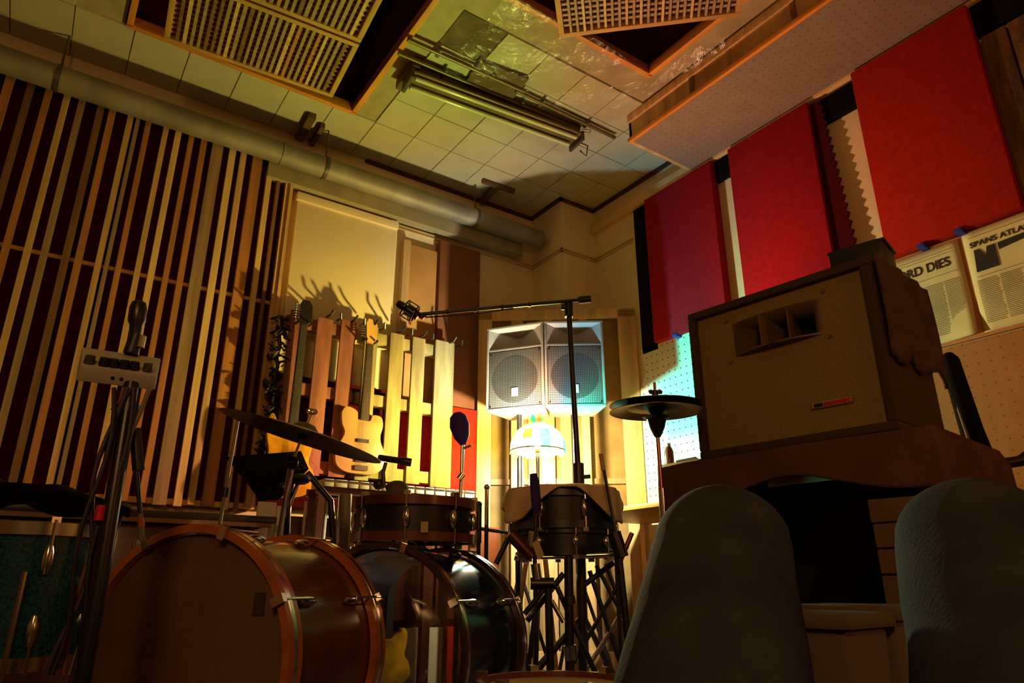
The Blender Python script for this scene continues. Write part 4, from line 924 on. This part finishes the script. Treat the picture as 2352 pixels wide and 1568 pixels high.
# thin rod stand with orange tape
rd_ = 2.45
ts = thing('rod_stand', 'thin stand with orange tape and a chrome clamp behind the mahogany bass drum', 'stand', at(325, 1300, rd_))
MB().tube([at(308, 1010, rd_), at(322, 1180, rd_)], .007, 10).build('upper_rod', BLACKM, ts); MB().tube([at(322, 1180, rd_), at(326, 1262, rd_)], .0085, 10).build('lower_rod', STEEL, ts)
MB().tube([at(323, 1190, rd_), at(325, 1210, rd_)], .0095, 10).build('orange_tape', mat('orange_tape', (225, 96, 40), .5), ts)
MB().tube([at(320, 1240, rd_), at(318, 1262, rd_)], .018, 10).build('clamp', CHROME, ts)
MB().tube([at(330, 1262, rd_), at(318, 1290, rd_), at(300, 1315, rd_), at(285, 1345, rd_)], .011, 10).build('clamp_foot', CHROME, ts)
b_ = at(326, 1262, rd_); MB().tube([b_, Vector((b_.x, b_.y, .0))], .008, 10).build('base_rod', BLACKM, ts)
# chrome rod near the ride cymbal and a black music desk
rs = thing('chrome_rod_stand', 'thin chrome upright between slatted wall and black music desk', 'stand', Vector((at(505, 1210, 2.52).x, at(505, 1210, 2.52).y, 0)))
MB().tube([at(548, 958, 2.52), at(522, 1100, 2.52), at(503, 1215, 2.52), ], .006, 10).build('rod', STEEL, rs); b_ = at(503, 1215, 2.52); MB().tube([b_, Vector((b_.x, b_.y, .01))], .008, 10).build('lower_rod', CHROME, rs)
MB().tube([at(520, 1120, 2.52), at(516, 1140, 2.52)], .012, 10).build('clamp', BLACKM, rs)
md = thing('music_desk', 'black music stand desk seen from below beside the ride cymbal', 'music stand', Vector((at(668, 1120, 2.76).x, at(668, 1120, 2.76).y, 0)))
dk = [at(516, 1050, 2.7), at(690, 1036, 2.8), at(708, 1078, 2.72), at(640, 1148, 2.65), at(596, 1150, 2.62), at(560, 1100, 2.65)]
MB().prism(dk, FW * .012).build('desk', BLACKC, md, bevel=.003)
b_ = at(668, 1120, 2.76); MB().tube([at(640, 1100, 2.72), b_, Vector((b_.x, b_.y, .25))], .010).build('pole', BLACKM, md); tripod(md, Vector((b_.x, b_.y, 0)), .25, .16, .007, BLACKM, .2)
# angled black tube stands in front of the keyboard
ks = thing('tube_stand', 'black and chrome tube stand in front of the row of cream bars', 'stand', Vector((at(790, 1240, 2.9).x, at(790, 1240, 2.9).y, 0)))
for pts, r_, m_ in ((((705, 1085), (760, 1150), (768, 1300)), .012, BLACKM), (((795, 1135), (792, 1300)), .022, STEEL), (((778, 1140), (770, 1260)), .006, CHROME), (((690, 1095), (640, 1225)), .008, CHROME), (((665, 1060), (660, 1225)), .010, BLACKM)):
    m_b = MB(); ps = tube_px(m_b, pts, r_, 2.75); m_b.tube([ps[-1], Vector((ps[-1].x, ps[-1].y, 0))], r_, 8); m_b.build('tube', m_, ks)
MB().ball(at(690, 1100, 2.7), .03, 12, (1.3, 1, .7)).ball(at(655, 1120, 2.7), .028, 12, (1.2, 1, .8)).build('joint', BLACKM, ks)
# purple covered microphone on chrome rod
pm = thing('covered_microphone', 'microphone under a navy velvet cover on a chrome rod', 'microphone', Vector((at(1055, 1160, 3.0).x, at(1055, 1160, 3.0).y, 0)))
a, b = at(1050, 948, 3.0), at(1064, 1022, 3.0)
MB().tube([a, a.lerp(b, .12), a.lerp(b, .4), a.lerp(b, .75), b], [.018, .036, .044, .034, .012], 18).build('cover', NAVY, pm)
MB().tube([b + RT * .035, b - RT * .012 - UP * .02], .006, 8).build('clip', CHROME, pm)
ps = [at(1062, 1020, 3.0), at(1060, 1090, 3.0), at(1056, 1160, 3.0)]
MB().tube(ps, .0085, 10).build('rod', CHROME, pm); MB().tube([ps[2], Vector((ps[2].x, ps[2].y, 0))], .009, 10).build('lower_rod', BLACKM, pm)
MB().tube([at(1063, 1088, 2.98), at(1054, 1100, 2.98)], .014, 10).build('clutch', CHROME, pm)
# small drum microphone above the tom
sm = thing('drum_microphone', 'short black microphone lying level above the black tom', 'microphone', at(885, 1110, 2.5))
a, b = at(868, 1050, 2.45), at(945, 1062, 2.45)
MB().tube([a, a.lerp(b, .05), a.lerp(b, .65), a.lerp(b, .7), b], [.008, .011, .011, .015, .014], 14).build('body', BLACKM, sm)
MB().tube([at(886, 1062, 2.45), at(880, 1085, 2.45), at(882, 1120, 2.45)], .007, 8).ball(at(870, 1112, 2.45), .02, 10).build('gooseneck', BLACKM, sm)
tag(MB().ball(at(912, 1120, 2.55), .042, 16, (1, 1, .62)).build('small_shaker', mat('grey_brown_shell', (82, 66, 52), .6)), 'round grey-brown shaker behind the rim of the black tom', 'shaker')
# little stick microphones around the covered tom
for label, pts, r_, m1_, hd in (('thin black rod microphone with a pale tip right of the covered tom', ((1382, 1050), (1388, 1085), (1412, 1210)), .0055, BLACKM, True), ('navy handled microphone in front of the lamp', ((1226, 1095), (1232, 1140), (1228, 1230)), .0085, NAVY, False)):
    t = thing('rod_microphone', label, 'microphone', at(*pts[2], 2.5))
    ps = [at(*q_, 2.45) for q_ in pts]
    MB().tube(ps, r_, 8).build('gooseneck', BLACKM, t)
    if hd: MB().tube([at(1380, 1042, 2.45), at(1386, 1080, 2.45)], .008, 10).build('tip', mat('pale_tip', (190, 160, 140), .5), t)
    else: MB().tube([at(1225, 1088, 2.45), at(1228, 1108, 2.45), at(1232, 1165, 2.45), at(1230, 1180, 2.45)], [.013, .017, .017, .008], 12).build('handle', NAVY, t)
    e = ps[-1]; MB().tube([e, Vector((e.x, e.y, .02))], .007, 8).build('rod', BLACKM, t)

# cluster of hardware stands below the covered tom
def hw(label, dist, segs, group='hardware stands under the drums'):
    ctr = at(segs[0][0][0], 1500, dist)
    t = thing('hardware_stand', label, 'stand', (ctr.x, ctr.y, 0), None, group)
    for (x0, y0), (x1, y1), r_, nm, m_ in segs:
        a, b = at(x0, y0, dist), at(x1, y1, dist + .0)
        if y1 > 1440:
            a_b = (b - a); k = (0.012 - a.z) / a_b.z if a_b.z < -.01 else 1; b = a + a_b * max(1, min(k, 2.2))
        MB().tube([a, b], r_, 10).build(nm, m_, t)
    return t
def Zx(x, y): return (1080 + x / 3.2125, 1080 + y / 3.2125)
hw('black hardware stand with a thick centre pole below the covered tom', 2.55, [(Zx(725, 600), Zx(735, 1450), .016, 'pole', BLACKM), (Zx(690, 760), Zx(420, 1110), .010, 'leg', BLACKM), (Zx(640, 860), Zx(900, 1440), .009, 'leg', BLACKM), (Zx(740, 1180), Zx(560, 1400), .010, 'leg', BLACKM), (Zx(720, 930), Zx(732, 990), .024, 'collar', BLACKM), (Zx(735, 1290), Zx(740, 1340), .022, 'collar', CHROME), (Zx(530, 640), Zx(1060, 620), .009, 'basket_arm', CHROME)])
hw('black hardware stand with crossed legs at the right below the covered tom', 2.72, [(Zx(820, 640), Zx(832, 1440), .016, 'pole', BLACKM), (Zx(880, 740), Zx(1100, 1400), .009, 'leg', BLACKM), (Zx(930, 700), Zx(1130, 1080), .008, 'leg', BLACKM), (Zx(1100, 830), Zx(870, 1230), .008, 'leg', BLACKM), (Zx(1120, 1050), Zx(870, 1450), .009, 'leg', CHROME), (Zx(820, 860), Zx(1060, 680), .010, 'arm', BLACKM), (Zx(1000, 690), Zx(1180, 1180), .008, 'leg', BLACKM)])
hw('tall black stand at the right end of the cluster beside the left knee', 2.4, [(Zx(1090, 560), Zx(1185, 1450), .012, 'pole', BLACKM), (Zx(1060, 460), Zx(1120, 640), .024, 'clamp', BLACKM), (Zx(1195, 460), Zx(1095, 700), .008, 'arm', mat('copper', (200, 120, 84), .3, 1))])
hw('left black stand of the cluster with a wide horizontal clamp', 2.45, [(Zx(575, 860), Zx(590, 1430), .013, 'pole', BLACKM), (Zx(445, 835), Zx(620, 835), .020, 'clamp', BLACKM), (Zx(480, 690), Zx(500, 830), .016, 'upright', CHROME), (Zx(550, 870), Zx(400, 1060), .009, 'leg', BLACKM), (Zx(600, 960), Zx(690, 1120), .008, 'leg', CHROME), (Zx(300, 470), Zx(460, 640), .022, 'arm', mat('copper_brown', (96, 60, 44), .35, .7)), (Zx(460, 450), Zx(440, 620), .012, 'wing_bolt', CHROME)])
hw('far left thin stand of the cluster next to the blue bass drum', 2.85, [(Zx(350, 640), Zx(362, 1420), .010, 'pole', BLACKM), (Zx(280, 500), Zx(190, 690), .011, 'leg', BLACKM), (Zx(330, 630), Zx(430, 660), .018, 'clamp', CHROME), (Zx(480, 1050), Zx(430, 1450), .010, 'leg', BLACKM), (Zx(0, 420), Zx(280, 460), .007, 'arm', BLACKM), (Zx(500, 870), Zx(480, 1430), .012, 'tube', STEEL)])
tag(MB().prism([at(1222, 1248, 2.38), at(1236, 1238, 2.38), at(1250, 1275, 2.38), at(1236, 1286, 2.38)], FW * .004).build('paper_tag', HEADW), 'small beige tag hanging from the clamp under the towel', 'tag')
for (x, y), l in (((1100, 1190), 'short black upright fitting with a blue tip right of the black tom'), ((1118, 1150), 'chrome wing bolt upright right of the black tom')):
    c = at(x, y, 2.7); blue = x == 1100
    t = thing('drum_fitting', l, 'fitting', c)
    MB().tube([c + Vector((0, 0, .045 if blue else .05)), c + Vector((0, 0, -.09))], .011 if blue else .008, 12).build('shaft', BLACKM if blue else CHROME, t)
    MB().ball(c + Vector((0, 0, .052)), .012, 10).build('tip', BLUET if blue else CHROME, t)
    MB().tube([c + Vector((0, 0, -.09)), Vector((c.x, c.y, 0))], .008, 8).build('rod', BLACKM, t)
# fitting on the second bass drum: white tag and mount
c = at(975, 1210, 2.19); tag(MB().cbox(c, (.022, .004, .032), YAW - HP).build('paper_tag', HEADW), 'small beige square tag standing on the blue bass drum', 'tag')
tmn = thing('tom_mount', 'dark bracket frame on top of the blue bass drum', 'bracket', at(945, 1232, 2.35))
a, b = at(905, 1218, 2.33), at(990, 1215, 2.33)
MB().tube([a + Vector((0, 0, -.045)), a, b, b + Vector((0, 0, -.045))], .007, 8).build('frame', BLACKM, tmn); MB().ball(at(965, 1235, 2.33), .024, 12).build('ball_joint', CHROME, tmn); MB().ball(at(1030, 1245, 2.38), .022, 12).build('knob', BLACKM, tmn)

# ------------------------------------------------------------------ xylophone-like row of bars behind the drums
kc0, kc1 = ay(745, 1108, 3.5), ay(1092, 1137, 3.5); kz = (kc0.z + kc1.z) / 2
kb = thing('xylophone', 'red-brown framed row of cream bars standing below the pallets behind the drums', 'instrument', (kc0.x, 3.5, 0))
BAR = mat('worn_cream_bar', (226, 216, 184), .4)
box((kc0.x - .03, 3.52, kz - .055), (kc1.x + .03, 3.54, kz - .018)).build('rail', mat('red_brown_case', (96, 44, 28), .35, coat=.4), kb)
box((kc0.x - .03, 3.66, kz - .055), (kc1.x + .03, 3.68, kz - .018)).build('rail', MATS['red_brown_case'], kb)
x = kc0.x; k = 0
while x < kc1.x - .05:
    w_ = .052 + .012 * (k % 3 == 1)
    MB().box((x, 3.5, kz - .017), (x + w_, 3.70, kz + .022)).build('bar', BAR, kb, bevel=.003)
    x += w_ + .009; k += 1
MB().tube([(kc0.x, 3.496, kz + .014), (kc1.x, 3.496, kz + .014)], .0022, 6).build('cord', BLACKP, kb)
for xx in (kc0.x, kc1.x):
    for yy in (3.53, 3.67): box((xx - .018, yy - .012, 0), (xx + .018, yy + .012, kz - .055)).build('leg', MATS['red_brown_case'], kb)
for k in range(9):
    xx = kc0.x + .05 + k * .095; MB().tube([(xx, 3.6, kz - .03), (xx, 3.6, kz - .30 + .015 * k)], .016, 12).build('resonator', STEEL, kb)

# upright piano at left under the slatted panel
up = thing('upright_piano', 'dark brown upright piano against the slatted wall behind the mahogany bass drum', 'piano', (.4, 3.8, 0))
box((-1.0, 3.62, .02), (1.02, 4.14, .80)).build('case', PIANO, up, bevel=.006)
box((-1.04, 3.58, .80), (1.05, 4.15, .835)).build('lid', mat('piano_lid', (40, 22, 14), .3, coat=.4), up, bevel=.008)
for k in range(6): box((-.98 + k * .335, 3.605, .08), (-.98 + k * .335 + .31, 3.622, .76)).build('front_board', PIANO, up, bevel=.005)
box((-1.0, 3.57, .78), (1.02, 3.6, .80)).build('ledge', mat('ledge_wood', (110, 64, 36), .3, coat=.4), up)
# white boards added under the slats to imitate the lamplit lower wall
for k, (x0, x1, y0, y1, l) in enumerate(((597, 632, 1150, 1218, 'white board leaning low on the wall left of the music desk pole'), (640, 662, 1160, 1222, 'narrow white board low on the wall beside the music desk pole'), (705, 742, 1150, 1225, 'white board low on the wall behind the black tube stand'))):
    a, b = ay(x0, y0, 3.7), ay(x1, y1, 3.7)
    tag(box((a.x, 3.72, b.z - .05), (b.x, 3.74, a.z)).build('white_board', WHITE, bevel=.002), l, 'board', 'white boards low on the left wall')
b_ = structure(box((1.06, 4.225, 0), (2.6, 4.25, .12)).build('baseboard_left', CREAM))
structure(box((XR - .02, .3, 0), (XR, 3.4, .12)).build('baseboard_right', CREAM))
cbn = thing('low_cabinet', 'low dark brown cabinet standing against the wall behind the drums', 'cabinet', (1.9, 3.95, 0))
box((1.12, 3.76, .3), (2.5, 4.12, .86)).build('case', PIANO, cbn, bevel=.005); box((1.12, 3.77, 0), (2.5, 4.12, .3)).build('plinth', PIANO, cbn)
for x0_, x1_, m_ in [(ay(a_, 1500, 3.74).x, ay(b_, 1500, 3.74).x, m_) for a_, b_, m_ in ((930, 962, WHITE), (985, 1016, CREAM), (1018, 1052, SCARLET), (1056, 1064, SCARLET))]:  # coloured boards added to imitate the reflection in the clear drum head
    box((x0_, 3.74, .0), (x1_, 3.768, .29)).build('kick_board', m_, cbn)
ux = ay(893, 1500, 3.62).x  # guitar shape added for the yellow reflection in the clear head
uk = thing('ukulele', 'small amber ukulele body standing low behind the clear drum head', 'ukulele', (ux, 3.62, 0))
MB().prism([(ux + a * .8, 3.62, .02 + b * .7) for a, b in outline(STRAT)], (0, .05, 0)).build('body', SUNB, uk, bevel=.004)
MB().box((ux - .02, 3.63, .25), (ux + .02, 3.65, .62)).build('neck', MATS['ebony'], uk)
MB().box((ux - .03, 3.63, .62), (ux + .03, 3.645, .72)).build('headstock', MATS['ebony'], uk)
MB().box((ay(966, 1500, 3.6).x, 3.6, 0), (ay(984, 1500, 3.6).x, 3.64, .86)).build('front_post', PIANO, cbn)  # post added for the brown shape in the clear head
for k in range(3): d_ = box((1.15 + k * .45, 3.745, .33), (1.15 + k * .45 + .42, 3.76, .82)).build('door', PIANO, cbn, bevel=.004); MB().ball((1.15 + k * .45 + .38, 3.735, .5), .012, 8).build('knob', DARKST, d_)

# ------------------------------------------------------------------ person: legs in jeans, knees raised
pn = thing('person', 'person in faded blue jeans sitting with both knees raised in the foreground', 'person', (.38, .22, 0))
hipc = Vector((.33, .21, .16))
K1, K2 = at(1650, 1098, .84), at(2215, 1078, .84)
ax_ = (Vector((.9, .55, 0)) - Vector((0, 0, 0))).normalized(); sd = Vector((ax_.y, -ax_.x, 0))
verts = []; edges = []; rad = []
def V(p, r_): verts.append(Vector(p)); rad.append(r_); return len(verts) - 1
c0 = V(hipc, .13)
c1 = V(hipc - ax_ * .16 + Vector((0, 0, .05)), .125); edges.append((c0, c1))
for K, s_ in ((K1, -1), (K2, 1)):
    hj = V(hipc + sd * .10 * s_ + Vector((0, 0, .01)), .105); edges.append((c0, hj))
    ft_ = Vector((K.x, K.y, 0)) + ax_ * .12 + sd * .01 * s_
    hp = verts[hj]
    kn = Vector((K.x, K.y, K.z - .035))
    a = V(hp.lerp(kn, .4), .092); b = V(hp.lerp(kn, .8), .078); k_ = V(kn, .074); s1_ = V(kn.lerp(ft_, .2) + ax_ * .012, .066); s2_ = V(kn.lerp(ft_, .5), .068); s3_ = V(kn.lerp(ft_, .8), .06); s4_ = V(kn.lerp(ft_ + Vector((0, 0, .05)), .98), .064)
    for e in ((hj, a), (a, b), (b, k_), (k_, s1_), (s1_, s2_), (s2_, s3_), (s3_, s4_)): edges.append(e)
    f0_ = Vector((ft_.x, ft_.y, 0))
    sho = MB()
    L1 = [(-.09, .036, .034, .05), (-.05, .045, .042, .06), (.0, .048, .05, .065), (.06, .044, .048, .06), (.12, .035, .05, .05), (.17, .026, .042, .04), (.19, .018, .02, .022)]
    base_n = 14; pr = []
    for x, h2, w2, _ in L1:
        for k in range(base_n):
            t = 2 * math.pi * k / base_n; pr.append(f0_ + ax_ * x + sd * w2 * math.cos(t) + Vector((0, 0, max(0.0, h2 + .006 + h2 * math.sin(t)))))
    fs = [tuple(range(base_n - 1, -1, -1))]
    for i in range(len(L1) - 1):
        for k in range(base_n): fs.append((i * base_n + k, i * base_n + (k + 1) % base_n, (i + 1) * base_n + (k + 1) % base_n, (i + 1) * base_n + k))
    fs.append(tuple((len(L1) - 1) * base_n + k for k in range(base_n)))
    sho.add(pr, fs).build('shoe', mat('brown_leather_shoe', (70, 44, 28), .5), pn)
me = bpy.data.meshes.new('jeans'); me.from_pydata([v - ORG[pn.name] for v in verts], edges, []); jo = bpy.data.objects.new('jeans', me); COL.objects.link(jo); jo.parent = pn
sk = jo.modifiers.new('skin', 'SKIN'); sk.use_smooth_shade = True; sk.branch_smoothing = .6
for i, sv in enumerate(me.skin_vertices[0].data): sv.radius = (rad[i], rad[i])
me.skin_vertices[0].data[0].use_root = True
sb = jo.modifiers.new('subdiv', 'SUBSURF'); sb.levels = 2; sb.render_levels = 3
tx = bpy.data.textures.new('creases', 'CLOUDS'); tx.noise_scale = .16
dm = jo.modifiers.new('creases', 'DISPLACE'); dm.texture = tx; dm.strength = .010; dm.mid_level = .5
me.materials.append(DENIM)
# low cushion the person sits on
tag(MB().cbox((hipc.x - .12, hipc.y - .08, .03), (.6, .6, .06), math.atan2(ax_.y, ax_.x)).build('floor_cushion', BLACKC, bevel=.02), 'dark flat floor cushion under the seated person', 'cushion')
